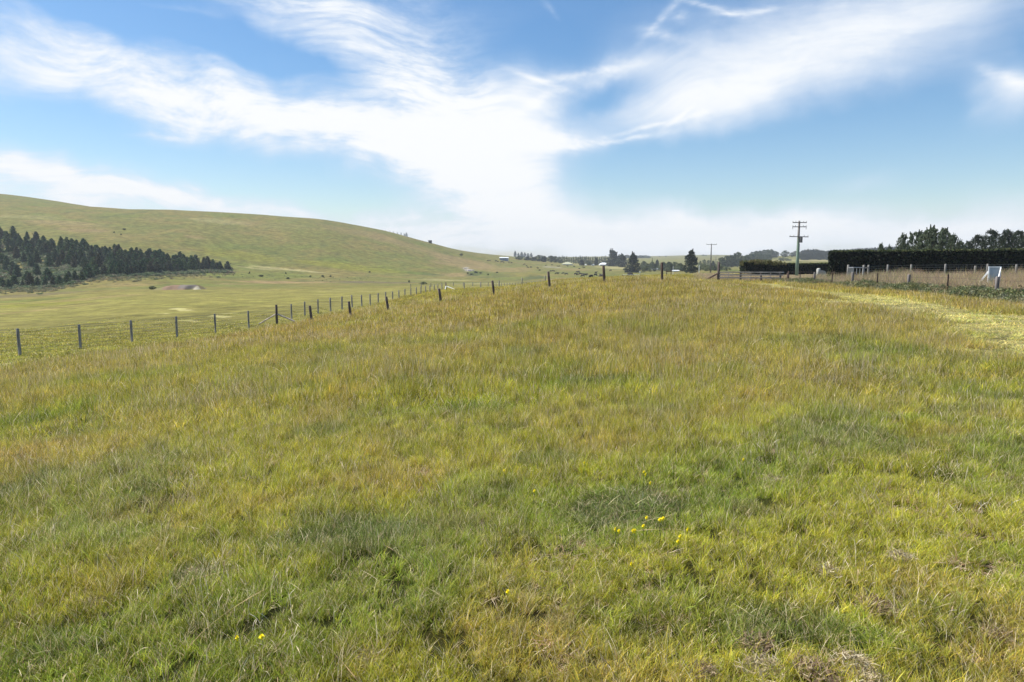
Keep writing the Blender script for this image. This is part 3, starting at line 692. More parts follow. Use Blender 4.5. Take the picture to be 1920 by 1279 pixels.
# ---------------------------------------------------------------- solid shape collector
class MB:
    def __init__(s): s.V = []; s.F = []; s.n = 0
    def add(s, V, F):
        s.V += [tuple(v) for v in V]; s.F += [tuple(i + s.n for i in f) for f in F]; s.n += len(V); return s
    def box(s, c, size, rz=0, ry=0, rx=0):
        hx, hy, hz = [q / 2 for q in size]
        R = Matrix.Rotation(rz, 3, 'Z') @ Matrix.Rotation(ry, 3, 'Y') @ Matrix.Rotation(rx, 3, 'X')
        V = [Vector(c) + R @ Vector((a * hx, b * hy, d * hz)) for a in (-1, 1) for b in (-1, 1) for d in (-1, 1)]
        return s.add(V, [(0, 1, 3, 2), (4, 6, 7, 5), (0, 4, 5, 1), (2, 3, 7, 6), (0, 2, 6, 4), (1, 5, 7, 3)])
    def bar(s, a, b, w, h):
        """rectangular bar between two points"""
        a = Vector(a); b = Vector(b); d = (b - a); q = d.to_track_quat('X', 'Z').to_matrix()
        V = [(a if i == 0 else b) + q @ Vector((0, y * w / 2, z * h / 2)) for i in (0, 1) for y in (-1, 1) for z in (-1, 1)]
        return s.add(V, [(0, 1, 3, 2), (4, 6, 7, 5), (0, 4, 5, 1), (2, 3, 7, 6), (0, 2, 6, 4), (1, 5, 7, 3)])
    def tube(s, pts, rad, n=6, cap=True):
        """tube through points; rad a number or one per point"""
        pts = [Vector(p) for p in pts]; k = len(pts)
        rad = [rad] * k if not hasattr(rad, '__len__') else rad
        V = []; F = []
        for i, p in enumerate(pts):
            d = (pts[min(i + 1, k - 1)] - pts[max(i - 1, 0)]).normalized()
            q = d.to_track_quat('Z', 'Y').to_matrix()
            for j in range(n):
                a = 2 * math.pi * j / n
                V.append(p + q @ Vector((math.cos(a) * rad[i], math.sin(a) * rad[i], 0)))
        for i in range(k - 1):
            for j in range(n):
                F.append((i * n + j, i * n + (j + 1) % n, (i + 1) * n + (j + 1) % n, (i + 1) * n + j))
        if cap: F.append(tuple(range(n - 1, -1, -1))); F.append(tuple((k - 1) * n + j for j in range(n)))
        return s.add(V, F)
    def build(s, name, mat, parent=None, loc=None, smooth=False):
        me = bpy.data.meshes.new(name); me.from_pydata([tuple(v) for v in s.V], [], s.F); me.materials.append(mat)
        if smooth: me.polygons.foreach_set('use_smooth', [True] * len(me.polygons))
        me.update(); return obj(name, me, parent, loc)

# ---------------------------------------------------------------- leaf clouds for crowns, hedges, shrubs
def leaves(r, C, rad, per, size, cols, squash=.8, dark=.35, up=0.0):
    """quads round clump centres C (N,3) radius rad (N,)"""
    n = len(C) * per
    c = np.repeat(C, per, 0); rr = np.repeat(rad, per)[:, None]
    d = r.normal(0, 1, (n, 3)); d /= np.linalg.norm(d, axis=1)[:, None]
    p = c + d * rr * (r.random((n, 1)) ** .5) * np.array([1, 1, squash])
    a = r.normal(0, 1, (n, 3)); a[:, 2] += up; a /= np.linalg.norm(a, axis=1)[:, None]
    b = np.cross(a, r.normal(0, 1, (n, 3))); b /= np.linalg.norm(b, axis=1)[:, None] + 1e-9
    s = size * (.6 + .8 * r.random((n, 1)))
    V = np.stack([p - a * s, p - b * s * .5, p + a * s, p + b * s * .5], 1).reshape(-1, 3)
    Q = np.arange(n * 4).reshape(-1, 4)
    cl = np.array(cols)[r.integers(0, len(cols), len(C))] * (1 - dark / 2 + dark * r.random((len(C), 1)))
    cl = np.repeat(cl, per, 0) * (.75 + .5 * r.random((n, 1)))
    A = np.repeat(np.hstack([cl, np.ones((n, 1))]), 4, 0)
    return V, Q, A
def leaf_mesh(name, sets, mat=None):
    V = []; Q = []; A = []; k = 0
    for v, q, a in sets: V.append(v); Q.append(q + k); A.append(a); k += len(v)
    return mesh_np(name, np.concatenate(V), np.concatenate(Q), mat or M_LEAF, {'mul': np.concatenate(A)})

PINE_C = [(.062, .105, .052), (.080, .125, .056), (.048, .082, .046), (.10, .140, .062)]
DARK_C = [(.030, .045, .026), (.040, .058, .030), (.024, .036, .022)]
GREYG_C = [(.13, .165, .095), (.11, .145, .08), (.155, .19, .11), (.09, .12, .065)]
MIDG_C = [(.060, .090, .035), (.075, .105, .040), (.048, .072, .030)]

def young_pine(h, seed):
    r = np.random.default_rng(seed); C = []; R = []
    nl = 13; w = h * (.27 + .07 * r.random())
    for i in range(nl):
        t = .06 + .90 * i / (nl - 1); rad = w * (1 - t) ** .6 * (.8 + .4 * r.random())
        nb = max(3, int(7 * (1 - t) + 3)); a0 = r.random() * 6.28
        for j in range(nb):
            a = a0 + 6.283 * j / nb + r.normal(0, .2); L = rad * (.65 + .5 * r.random())
            for q in (.35, .7, 1.0):
                C.append((math.cos(a) * L * q, math.sin(a) * L * q, h * t + L * q * .45)); R.append(.06 * h * (1.15 - t * .4) * (1.2 - .4 * q))
    C.append((0, 0, h * .985)); R.append(.03 * h)
    sh = np.array((.75 + .6 * r.random(), .8 + .5 * r.random(), .8 + .4 * r.random()))
    crown = leaf_mesh('crown', [leaves(r, np.array(C), np.array(R), 7, .055 * h, [tuple(np.array(q) * sh) for q in PINE_C], up=.6)])
    tr = MB().tube([(0, 0, -.3), (0, 0, h * .5), (.02, 0, h * .97)], [.03 * h, .018 * h, .004 * h], 6)
    return tr, crown

def crown_tree(h, w, profile, cols, seed, t0=.08, ncl=170, per=34, leaf=None, spikes=0, lump=.35, trunkr=None, limbs=5, clr=.13, spl=1.0):
    """tree of height h and crown width w; profile(t) gives the relative radius from t0 to the top"""
    r = np.random.default_rng(seed); C = []; R = []
    ph = r.random(6) * 6.28
    for i in range(ncl):
        t = r.random() ** .9; a = r.random() * 6.283
        pr = profile(t) * (1 + lump * .5 * (math.sin(2 * a + ph[0] + 4 * t) + math.sin(3 * a + ph[1] - 5 * t) * .7) + r.normal(0, .06))
        q = math.sqrt(r.random()) * .5 + .5 if r.random() < .8 else r.random() * .5
        rr = w / 2 * max(pr, .04) * q
        C.append((rr * math.cos(a), rr * math.sin(a), h * (t0 + (1 - t0) * t) - .02 * h)); R.append(clr * min(h, w * 1.3) * (.5 + .6 * r.random()) * (.6 + .4 * profile(t)))
    for i in range(spikes):
        a = r.random() * 6.283; t = .45 + .5 * r.random(); rr = w / 2 * profile(t) * (.2 + .8 * r.random())
        b = Vector((rr * math.cos(a), rr * math.sin(a), h * (t0 + (1 - t0) * t)))
        L = h * (.14 + .10 * r.random()) * spl
        for q in np.linspace(0, 1, 7): C.append((b.x * (1 + .25 * q), b.y * (1 + .25 * q), b.z + L * q)); R.append((.035 if spl == 1 else .022) * h * (1.1 - q))
    crown = leaf_mesh('crown', [leaves(r, np.array(C), np.array(R), per, leaf or .028 * h, cols, up=.3)])
    tr = MB(); k = trunkr or h * .025
    tr.tube([(0, 0, -.4), (0, 0, h * .15), (.01 * h, 0, h * .45), (0, .01 * h, h * .8)], [k * 1.3, k, k * .7, k * .25], 8)
    for i in range(limbs):
        a = 6.283 * i / max(limbs, 1) + r.random(); t = .15 + .4 * r.random(); L = w * .32
        tr.tube([(0, 0, h * t), (math.cos(a) * L * .5, math.sin(a) * L * .5, h * t + L * .35), (math.cos(a) * L, math.sin(a) * L, h * t + L * .9)], [k * .5, k * .33, k * .12], 5)
    return tr, crown

P_CONE = lambda t: (1 - t) ** .8 * (.9 + .1 * math.sin(t * 20)) * min(1, t * 8 + .55)
P_MACRO = lambda t: (math.sin(min(1, (t + .12)) * math.pi * .92) ** .55) * (1 - .35 * t) if t < .97 else .12
P_ROUND = lambda t: max(.1, math.sin(min(1, t * .93 + .06) * math.pi)) ** .6
P_EGG = lambda t: max(.06, (1 - t) ** .55 * min(1, .65 + t * 2.2))
P_SPIRE = lambda t: max(.05, (1 - t) ** .6 * .9)

TREES = {}
def tree_kind(key, maker):
    TREES[key] = maker
def place_tree(key, loc, sx, sz, name, label, cat, group=None, rz=None):
    """copy of a prototype; the first use makes it"""
    if callable(TREES[key]):
        tr, crown = TREES[key]()
        trm = bpy.data.meshes.new('trunk'); trm.from_pydata([tuple(v) for v in tr.V], [], tr.F); trm.materials.append(M_BARK); trm.update()
        TREES[key] = (trm, crown)
    trm, crown = TREES[key]
    e = empty(name, loc, random.random() * 6.28 if rz is None else rz)
    e.scale = (sx, sx, sz)
    obj('trunk', trm, e); obj('crown', crown, e)
    return tag(e, label, cat, group)

H0 = 10.0    # prototypes are 10 m tall, 6 m wide
for k in range(3):
    tree_kind('macro%d' % k, lambda k=k: crown_tree(H0, 6, P_MACRO, DARK_C, 40 + k, t0=.02, ncl=190, per=30, leaf=.26, spikes=9))
    tree_kind('egg%d' % k, lambda k=k: crown_tree(H0, 6, P_EGG, DARK_C, 50 + k, t0=.0, ncl=210, per=30, leaf=.26, spikes=7))
    tree_kind('spire%d' % k, lambda k=k: crown_tree(H0, 3.2, P_SPIRE, PINE_C, 60 + k, t0=.04, ncl=90, per=22, leaf=.26, clr=.08))
    tree_kind('round%d' % k, lambda k=k: crown_tree(H0, 7, P_ROUND, MIDG_C, 70 + k, t0=.08, ncl=150, per=28, leaf=.28))
    tree_kind('willow%d' % k, lambda k=k: crown_tree(H0, 7, P_ROUND, [(.13, .16, .07), (.11, .14, .06), (.16, .18, .085)], 80 + k, t0=.04, ncl=110, per=26, leaf=.3))
    tree_kind('loose%d' % k, lambda k=k: crown_tree(H0, 6, P_ROUND, GREYG_C, 90 + k, t0=.0, ncl=300, per=40, leaf=.12, spikes=60, clr=.07, lump=.45, limbs=9, spl=.5))
    tree_kind('gum%d' % k, lambda k=k: crown_tree(H0, 7.5, P_ROUND, DARK_C + [(.05, .065, .035)], 100 + k, t0=.05, ncl=210, per=44, leaf=.16, spikes=9, clr=.10, lump=.5, limbs=9, spl=.5))
tree_kind('macro_nw', lambda: crown_tree(H0, 6, P_MACRO, DARK_C, 44, t0=.02, ncl=230, per=34, leaf=.22, spikes=12))

def far_tree(kind, px, top, wpx, name, label, cat, group=None, base=None, Y=None, protow=6.0, sink=0.0):
    if Y is None: p = hit(px, base, y0=150)
    else: x = ray(px, 500)[0] * Y; p = Vector((x, Y, gzf(x, Y)))
    ztop = CAMH + p.y * ray(px, top)[1]
    h = max(1.0, ztop - p.z + sink); w = wpx / F * p.y
    p.z -= sink
    return place_tree(kind, p, w / protow, h / H0 * .97, name, label, cat, group)

# ---------------------------------------------------------------- pine plantation on the left hillside
def in_poly(x, y, poly):
    c = False; j = len(poly) - 1
    for i in range(len(poly)):
        xi, yi = poly[i]; xj, yj = poly[j]
        if (yi > y) != (yj > y) and x < (xj - xi) * (y - yi) / (yj - yi) + xi: c = not c
        j = i
    return c
TOPE = [(-160, 432), (0, 447), (60, 451), (130, 468), (200, 478), (260, 489), (330, 498), (400, 506), (420, 508)]
BOTE = [(420, 508.5), (400, 509), (350, 512), (300, 515), (230, 518), (190, 519), (150, 527), (100, 539), (0, 542), (-160, 543)]
def build_plantation():
    for k in range(9): tree_kind('pine%d' % k, lambda k=k: young_pine(5.0, 200 + k))
    r = random.Random(5); pts = []
    te = lambda x: np.interp(x, [p[0] for p in TOPE], [p[1] for p in TOPE])
    be = lambda x: np.interp(x, [p[0] for p in BOTE][::-1], [p[1] for p in BOTE][::-1])
    def ok(x, y, d): return all(abs(x - a) > d or abs(y - b) > d * .8 for a, b in pts)
    x = -150
    while x < 418:                                   # upper edge row, seen against the open hill
        y = te(x) + r.uniform(0, 2.0); pts.append((x, y)); x += r.uniform(5.0, 10.0) if x > 150 else r.uniform(8, 17)
    x = -140
    while x < 410:                                   # lower edge row
        y = be(x) - r.uniform(0, 3); pts.append((x, y)); x += r.uniform(9, 16)
    tries = 0
    while len(pts) < 262 and tries < 4500:
        tries += 1
        x = r.uniform(-150, 415); y = r.uniform(te(x) + 2, be(x) - 1) if be(x) - te(x) > 4 else te(x) + 1
        f = float(vnoise(x, y, .03, 2)); p = .9 if x > 215 else (.32 if f > .5 else .04)
        if x < 190 and te(x) + 6 < y < te(x) + 34 and x > 55: p = .8
        if r.random() > p: continue
        if ok(x, y, 4.4 if x > 215 else 6.0): pts.append((x, y))
    for i, (x, y) in enumerate(pts):
        p = hit(x, y, y0=180)
        h = (r.uniform(13, 25) if r.random() < .75 else r.uniform(22, 28)) / F * p.y * (.85 if x > 380 else 1)
        edge = y < te(x) + 3
        low = y > be(x) - 4 and not edge
        if edge and x < 200: lab = 'young dark pine standing out against the hill along the upper left edge of the plantation'
        elif edge: lab = 'young dark pine in the dense upper row at the right half of the plantation'
        elif low: lab = 'young dark pine at the foot of the plantation beside the rough brown grass'
        elif x > 200: lab = 'young dark pine inside the dense narrow right half of the plantation'
        else: lab = 'young dark pine among grey green scrub inside the left half of the plantation'
        place_tree('pine%d' % r.randrange(9), p, h / 5 * r.uniform(.9, 1.25), h / 5, 'pine_tree', lab, 'tree', 'young pines in the hillside plantation')
    p = hit(427.5, 508.5, y0=180); h = 18 / F * p.y
    place_tree('pine1', p, h / 5 * 1.3, h / 5, 'pine_tree', 'lone young pine standing apart at the right tip of the plantation', 'tree')
    # scrub between the pines
    rr = np.random.default_rng(9); kinds = []
    for cols in ([(1.25, 1.4, 1.1)], [(1.5, 1.5, 1.3)], [(1.1, 1.25, 1.05)]):
        C = rr.normal(0, .35, (16, 3)) * np.array([1, 1, .3]) + np.array([0, 0, .38])
        kinds.append(leaf_mesh('scrub_bush', [leaves(rr, C, np.full(16, .33), 16, .12, [tuple(c) for c in np.array(cols)], up=.2)], M_SHRUBLEAF))
        a = kinds[-1].attributes['mul']; v = np.empty(len(a.data) * 4, np.float32); a.data.foreach_get('color', v); v = v.reshape(-1, 4); v[:, 3] = 0; a.data.foreach_set('color', v.ravel())
    P = []; T = []; S = []
    def addb(x, y, s):
        p = hit(x, y, y0=170); P.append(p); S.append(s)
        k = r.random(); base = np.array([(.13, .15, .09), (.10, .125, .07), (.17, .165, .115), (.145, .115, .09)][0 if k < .4 else 1 if k < .7 else 2 if k < .9 else 3])
        T.append(base * r.uniform(.75, 1.25))
    for i in range(3400):
        x = r.uniform(-150, 432); a, b = te(x) + 1, be(x) + 2
        if b - a < 2: b = a + 3
        addb(x, r.uniform(a, b), r.uniform(.9, 1.9))
    for i in range(900):
        x = r.uniform(-150, 440); y = be(x) + abs(r.gauss(0, 4)) + 1; addb(x, y, r.uniform(.35, .95)); T[-1] = np.array((.23, .19, .12)) * r.uniform(.7, 1.2) if r.random() < .7 else T[-1]
    for i in range(110):
        x = r.uniform(420, 700); y = 512 + abs(r.gauss(0, 5)) + (x - 420) * .03; addb(x, y, r.uniform(.2, .55)); T[-1] = np.array((.17, .16, .08)) * r.uniform(.7, 1.3)
    n = len(P); P = np.array([tuple(p) for p in P]); S = np.array(S); rz = np.zeros((n, 3)); rz[:, 2] = rr.random(n) * 6.28
    scatter('hillside_scrub', P - np.array([0, 0, .1]), rz, np.stack([S * 1.2, S * 1.2, S * .9], 1), rr.integers(0, 3, n), np.array(T), kinds,
            'grey green and brown scrub covering the slope between the young pines', 'scrub')
build_plantation()

# ---------------------------------------------------------------- fences
def post_mb(h, r, lean=0, seg=8, square=False):
    m = MB()
    if square: m.box((0, 0, h / 2 - .25), (r * 2, r * 1.6, h + .5))
    else: m.tube([(0, 0, -.5), (0, 0, 0), (lean * .5, 0, h * .5), (lean, 0, h - .02), (lean, 0, h)], [r * 1.05, r * 1.04, r, r * .95, r * .80], seg)
    return m
def build_left_fence():
    spec = [(-240, 24.8), (-95, 27.0), (32, 29.5), (147, 32.0), (245, 35.0), (330, 37.8), (403, 41.0), (466, 44.2), (519, 47.3), (547, 51.3), (572, 54.5), (597, 57.5), (620.5, 60.5), (642, 63.6),
            (661, 66.8), (679, 69.8), (695, 73), (710, 76), (724, 79), (737, 82), (749, 85), (760, 88), (771, 91), (781.5, 94), (790, 97), (799, 100), (807, 102.5), (815, 105), (822, 107), (829.5, 109), (837, 111),
            (871, 109), (902, 106), (936, 103), (979, 100), (1022, 98)]
    f = empty('wire_fence', at(32, 29.5, 640)); base = f.location.copy()
    tag(f, 'long post and wire fence running down the left side of the paddock into the valley', 'fence')
    P = [at(px, Y, 600) for px, Y in spec]
    for i, p in enumerate(P):
        strong = spec[i][0] in (519, 837)
        h = 1.34 if strong else 1.18 + random.uniform(-.03, .05)
        pm = post_mb(h, .085 if strong else .062 if i < 12 else .075, random.uniform(-.03, .02))
        o = pm.build('strainer_post' if strong else 'post', M_POSTDARK if strong else M_POST, f, p - base, smooth=True)
        if strong:
            o['label'] = 'thicker dark strainer post of the wire fence' if spec[i][0] == 519 else 'dark corner post of the wire fence at its far end'
            sx = 1.25 if spec[i][0] == 519 else 2.0
            for sgn in (-1, 1):
                d = (P[i + 1] - P[i]).normalized() if sgn > 0 else (P[i - 1] - P[i]).normalized()
                if spec[i][0] == 837 and sgn < 0: d = Vector((.0, -1, 0)).normalized()
                side = Vector((sgn, 0, 0)) if spec[i][0] == 519 else d
                e = side * sx; gzz = gzf(p.x + e.x, p.y + e.y) - p.z
                MB().tube([(side.x * .05, side.y * .05, h * .52), (e.x, e.y, gzz + .08)], .055, 6).build('stay', M_RAIL if spec[i][0] == 519 else M_WHITE, f, p - base)
    for k, hh in enumerate((.12, .27, .42, .57, .72, .88, 1.04, 1.14)):
        m = MB(); 
        m.tube([p - base + Vector((0, 0, hh)) for p in P], .0055 if k < 7 else .007, 3, cap=False)
        m.build('wire', M_WIRE, f)
build_left_fence()

def build_leaning_posts():
    S = [(580.5, 573, 585, 606), (654, 565, 658, 598.5), (724, 556, 729, 589.5), (823, 541, 828, 575), (923, 526, 927.5, 560.5), (1028, 509, 1031, 542.5), (1131.5, 498, 1133.5, 533), (1241, 492, 1241.5, 529)]
    labs = ['leftmost dark leaning post of the old row, beside the wire fence', 'second dark leaning post from the left in the old row', 'third dark leaning post, on the slope in front of the wire fence',
            'dark leaning post just right of where the wire fence turns', 'dark leaning post between the fence corner and the cattle', 'dark leaning post with black cattle grazing right above it',
            'brown leaning post standing below the white roofed farmhouse', 'upright brown post at the crest, left of the stay and rails']
    for (x1, y1, x2, y2), lab in zip(S, labs):
        Y = 45.0; p = at(x2, Y, y2)
        z2 = CAMH + Y * ray(x1, y1)[1]; xt = ray(x1, y1)[0] * Y
        h = z2 - p.z
        o = post_mb(h, .085 + random.uniform(-.006, .008), 0).build('fence_post', M_POSTDARK if x2 < 1100 else M_POSTB, None, p, smooth=True)
        o.rotation_euler = (random.uniform(-.02, .02), math.atan2(xt - p.x, h), random.random())
        o.rotation_euler[2] = 0
        tag(o, lab, 'fence post', 'row of old dark posts across the paddock')
M_POSTB = simple_mat('brown_post', (.13, .085, .065), .85, 9, .5, stretch=(1, 1, .2), col2=(.05, .035, .03))
build_leaning_posts()

def build_far_fence():
    f = empty('far_fence', at(850, 190, 535)); base = f.location.copy()
    tag(f, 'distant low fence of small posts crossing the valley floor below the cattle', 'fence')
    P = []
    for i, px in enumerate([770, 790, 808, 828, 850, 868.5, 886.5, 901, 915.5] + [930 + 5.2 * k for k in range(18)]):
        Y = 185 - max(0, px - 915) * .28
        p = at(px, Y, 533); P.append(p)
        post_mb(1.05 if px < 925 else .8, .09).build('post', M_POST, f, p - base)
    MB().tube([p - base + Vector((0, 0, .75)) for p in P], .012, 3, cap=False).build('wire', M_WIRE, f)
build_far_fence()

def build_road_fence():
    f = empty('roadside_fence', at(1870, 30.5, 560)); base = f.location.copy()
    tag(f, 'low wire fence with mixed wooden and iron posts along the right edge of the paddock', 'fence')
    P = []
    spec = [(22.5, 'w', 1.0), (26.3, 'i', .95), (30.4, 'w', 1.02), (34.5, 'i', .98), (38.6, 'w', .92), (42.7, 'i', .92), (46.6, 'w', .92), (50.4, 'i', .8), (54.2, 'w', .82), (57.8, 'i', .8), (61.0, 'b', .85)]
    for Y, k, h in spec:
        x = float(fence_x(Y)); p = Vector((x, Y, gzf(x, Y))); P.append(p); h = h + .12
        if k == 'i': MB().box((0, 0, h / 2 - .2), (.045, .035, h + .4)).box((.025, 0, h / 2 - .2), (.012, .06, h + .4)).build('iron_post', M_IRON, f, p - base)
        else: post_mb(h, .085 if k == 'w' else .07).build('wooden_post', M_POSTR if k == 'w' else M_POSTB, f, p - base, smooth=True)
    for hh in (.35, .62, .92):
        MB().tube([p - base + Vector((0, 0, hh + .04 * math.sin(i))) for i, p in enumerate(P)], .006, 3, cap=False).build('wire', M_WIREB, f)
M_WIREB = simple_mat('rusty_wire', (.10, .075, .06), .7, 9, .2)
build_road_fence()

def build_rail_yard():
    p0 = at(1347, 62, 525); f = empty('rail_fence', p0); tag(f, 'grey timber rail fence panel beside the tall strainer post at the paddock end', 'fence')
    px2 = lambda px: ray(px, 520)[0] * 62 - p0.x
    ztop = lambda py: CAMH + 62 * ray(1400, py)[1] - p0.z
    for py, x1 in ((510.3, 1469), (515.3, 1468), (520.6, 1464), (526.4, 1458)):
        MB().bar((.02, -.09, ztop(py)), (px2(x1), -.09, ztop(py + (.4 if py < 520 else .6))), .05, .105).build('rail', M_RAIL, f)
    for px in (1388.5, 1427, 1463):
        h = ztop(509.2); MB().box((px2(px), .01, h / 2 - .15), (.14, .12, h + .3)).build('post', M_POSTDARK, f)
    for px in (1366, 1408, 1445):
        h = ztop(511); MB().box((px2(px), .06, h / 2 + .1), (.05, .03, h - .2)).build('batten', M_POST, f)
    s = empty('strainer_post', p0 + Vector((0, 0, 0)), 0); tag(s, 'tall dark strainer post with a sloping stay at the left end of the rails', 'fence post')
    post_mb(ztop(491.5), .12, 0).build('post', M_POSTDARK, s, smooth=True)
    x2 = ray(1320, 528)[0] * 62 - p0.x
    MB().tube([(-.1, 0, ztop(513)), (x2, 0, gzf(p0.x + x2, 62) - p0.z + .02)], .075, 7).build('stay', M_POSTB, s)
    pe = at(1476.5, 62, 525); o = post_mb(CAMH + 62 * ray(1476, 511.5)[1] - pe.z, .075).build('fence_post', M_POSTB, None, pe, smooth=True)
    tag(o, 'reddish brown round post just beyond the right end of the timber rails', 'fence post')
build_rail_yard()

def build_hedges():
    r = np.random.default_rng(31)
    def hedge(name, pts, thick, ztop, label, cols, dens, leaf, shag=.05, toplit=None):
        """pts: front line (x,y); ztop(x): height of the clipped top"""
        e = empty(name, (pts[0][0], pts[0][1], gzf(*pts[0]))); b = e.location.copy(); tag(e, label, 'hedge')
        P = [Vector((x, y, 0)) for x, y in pts]; dirs = (P[-1] - P[0]).normalized(); nrm = Vector((-dirs.y, dirs.x, 0))
        if nrm.y < 0: nrm = -nrm
        V = []; F = []; L = (P[-1] - P[0]).length; n = max(8, int(L / 1.0))
        for i in range(n + 1):
            p = P[0] + dirs * (L * i / n)
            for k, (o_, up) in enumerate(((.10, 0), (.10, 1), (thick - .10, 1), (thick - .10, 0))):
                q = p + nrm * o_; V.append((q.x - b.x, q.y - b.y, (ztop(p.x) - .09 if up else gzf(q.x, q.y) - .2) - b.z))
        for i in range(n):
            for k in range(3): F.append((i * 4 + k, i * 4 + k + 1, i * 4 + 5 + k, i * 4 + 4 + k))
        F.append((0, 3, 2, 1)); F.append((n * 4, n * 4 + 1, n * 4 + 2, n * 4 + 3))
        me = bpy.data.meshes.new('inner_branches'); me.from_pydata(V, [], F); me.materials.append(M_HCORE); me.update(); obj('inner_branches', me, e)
        # leaf skin: front, top, back, two ends
        C = []
        def surf(n_, fn):
            for _ in range(n_): C.append(fn())
        H = ztop(P[0].x) - b.z
        def pt(s, o_, hh):
            p = P[0] + dirs * s; q = p + nrm * o_; g = gzf(q.x, q.y); w = .06 * math.sin(s * 1.7) + .05 * math.sin(s * .6 + 1)
            return (q.x - b.x + r.normal(0, .015), q.y - b.y + r.normal(0, shag * .5) + w * (1 if o_ < thick / 2 else -1) * .5, g + (ztop(p.x) - g) * hh - b.z + r.normal(0, .008) * 2)
        A = dens
        surf(int(L * H * A), lambda: pt(r.random() * L, r.normal(0.02, shag), r.random() ** .9))
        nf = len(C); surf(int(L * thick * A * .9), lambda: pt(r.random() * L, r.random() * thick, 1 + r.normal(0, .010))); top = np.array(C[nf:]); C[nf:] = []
        obj('clipped_top_sun_tint', leaf_mesh('clipped_top_sun_tint', [leaves(r, top, np.full(len(top), .08), 5, leaf, [(.085, .105, .035), (.06, .08, .028), (.11, .12, .045)], dark=.4, up=.2)]), e)  # top leaves coloured lighter to paint in a sunlit rim
        surf(int(L * H * A * .25), lambda: pt(r.random() * L, thick + r.normal(0, shag), r.random()))
        surf(int(thick * H * A * 1.6), lambda: pt(r.normal(0, shag), r.random() * thick, r.random()))
        surf(int(thick * H * A), lambda: pt(L + r.normal(0, shag), r.random() * thick, r.random()))
        C = np.array(C)
        obj('foliage', leaf_mesh('foliage', [leaves(r, C, np.full(len(C), .10), 5, leaf, cols, dark=.5)]), e)
        return e, b
    zt = lambda x: np.interp(x, [28, 41.5, 60], [2.58, 2.66, 2.75]) + .02 * math.sin(x * 1.1) + .015 * math.sin(x * 2.7)
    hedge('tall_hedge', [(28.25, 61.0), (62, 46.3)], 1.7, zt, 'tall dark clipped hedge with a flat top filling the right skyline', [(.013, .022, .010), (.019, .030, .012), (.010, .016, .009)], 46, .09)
    x0 = ray(1397, 505)[0] * 95; x1 = ray(1558, 505)[0] * 97
    zt2 = lambda x: CAMH + 95 * ray(1480, np.interp(x, [x0, x0 + 3.0, x0 + 6, x0 + 9, x1], [491.5, 491, 494.5, 495.0, 494.2]))[1]
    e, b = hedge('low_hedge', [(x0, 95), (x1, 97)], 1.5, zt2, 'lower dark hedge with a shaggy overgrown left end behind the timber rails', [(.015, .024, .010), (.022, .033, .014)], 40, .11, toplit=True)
    C = np.stack([r.normal(2.2, 1.4, 420).clip(-.2, 6), r.random(420) * 1.5, (zt2(x0) - b.z) - .28 + r.random(420) * .55], 1); C[:, 2] -= .05 * np.abs(C[:, 0] - 2.2)
    o = obj('overgrown_shoots', leaf_mesh('overgrown_shoots', [leaves(r, C, np.full(len(C), .20), 9, .10, [(.16, .155, .055), (.13, .14, .05), (.19, .16, .07)], up=1.0)]), e)
    o['label'] = 'brownish green untrimmed shoots on the left end of the low hedge'
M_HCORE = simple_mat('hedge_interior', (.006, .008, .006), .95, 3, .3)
build_hedges()

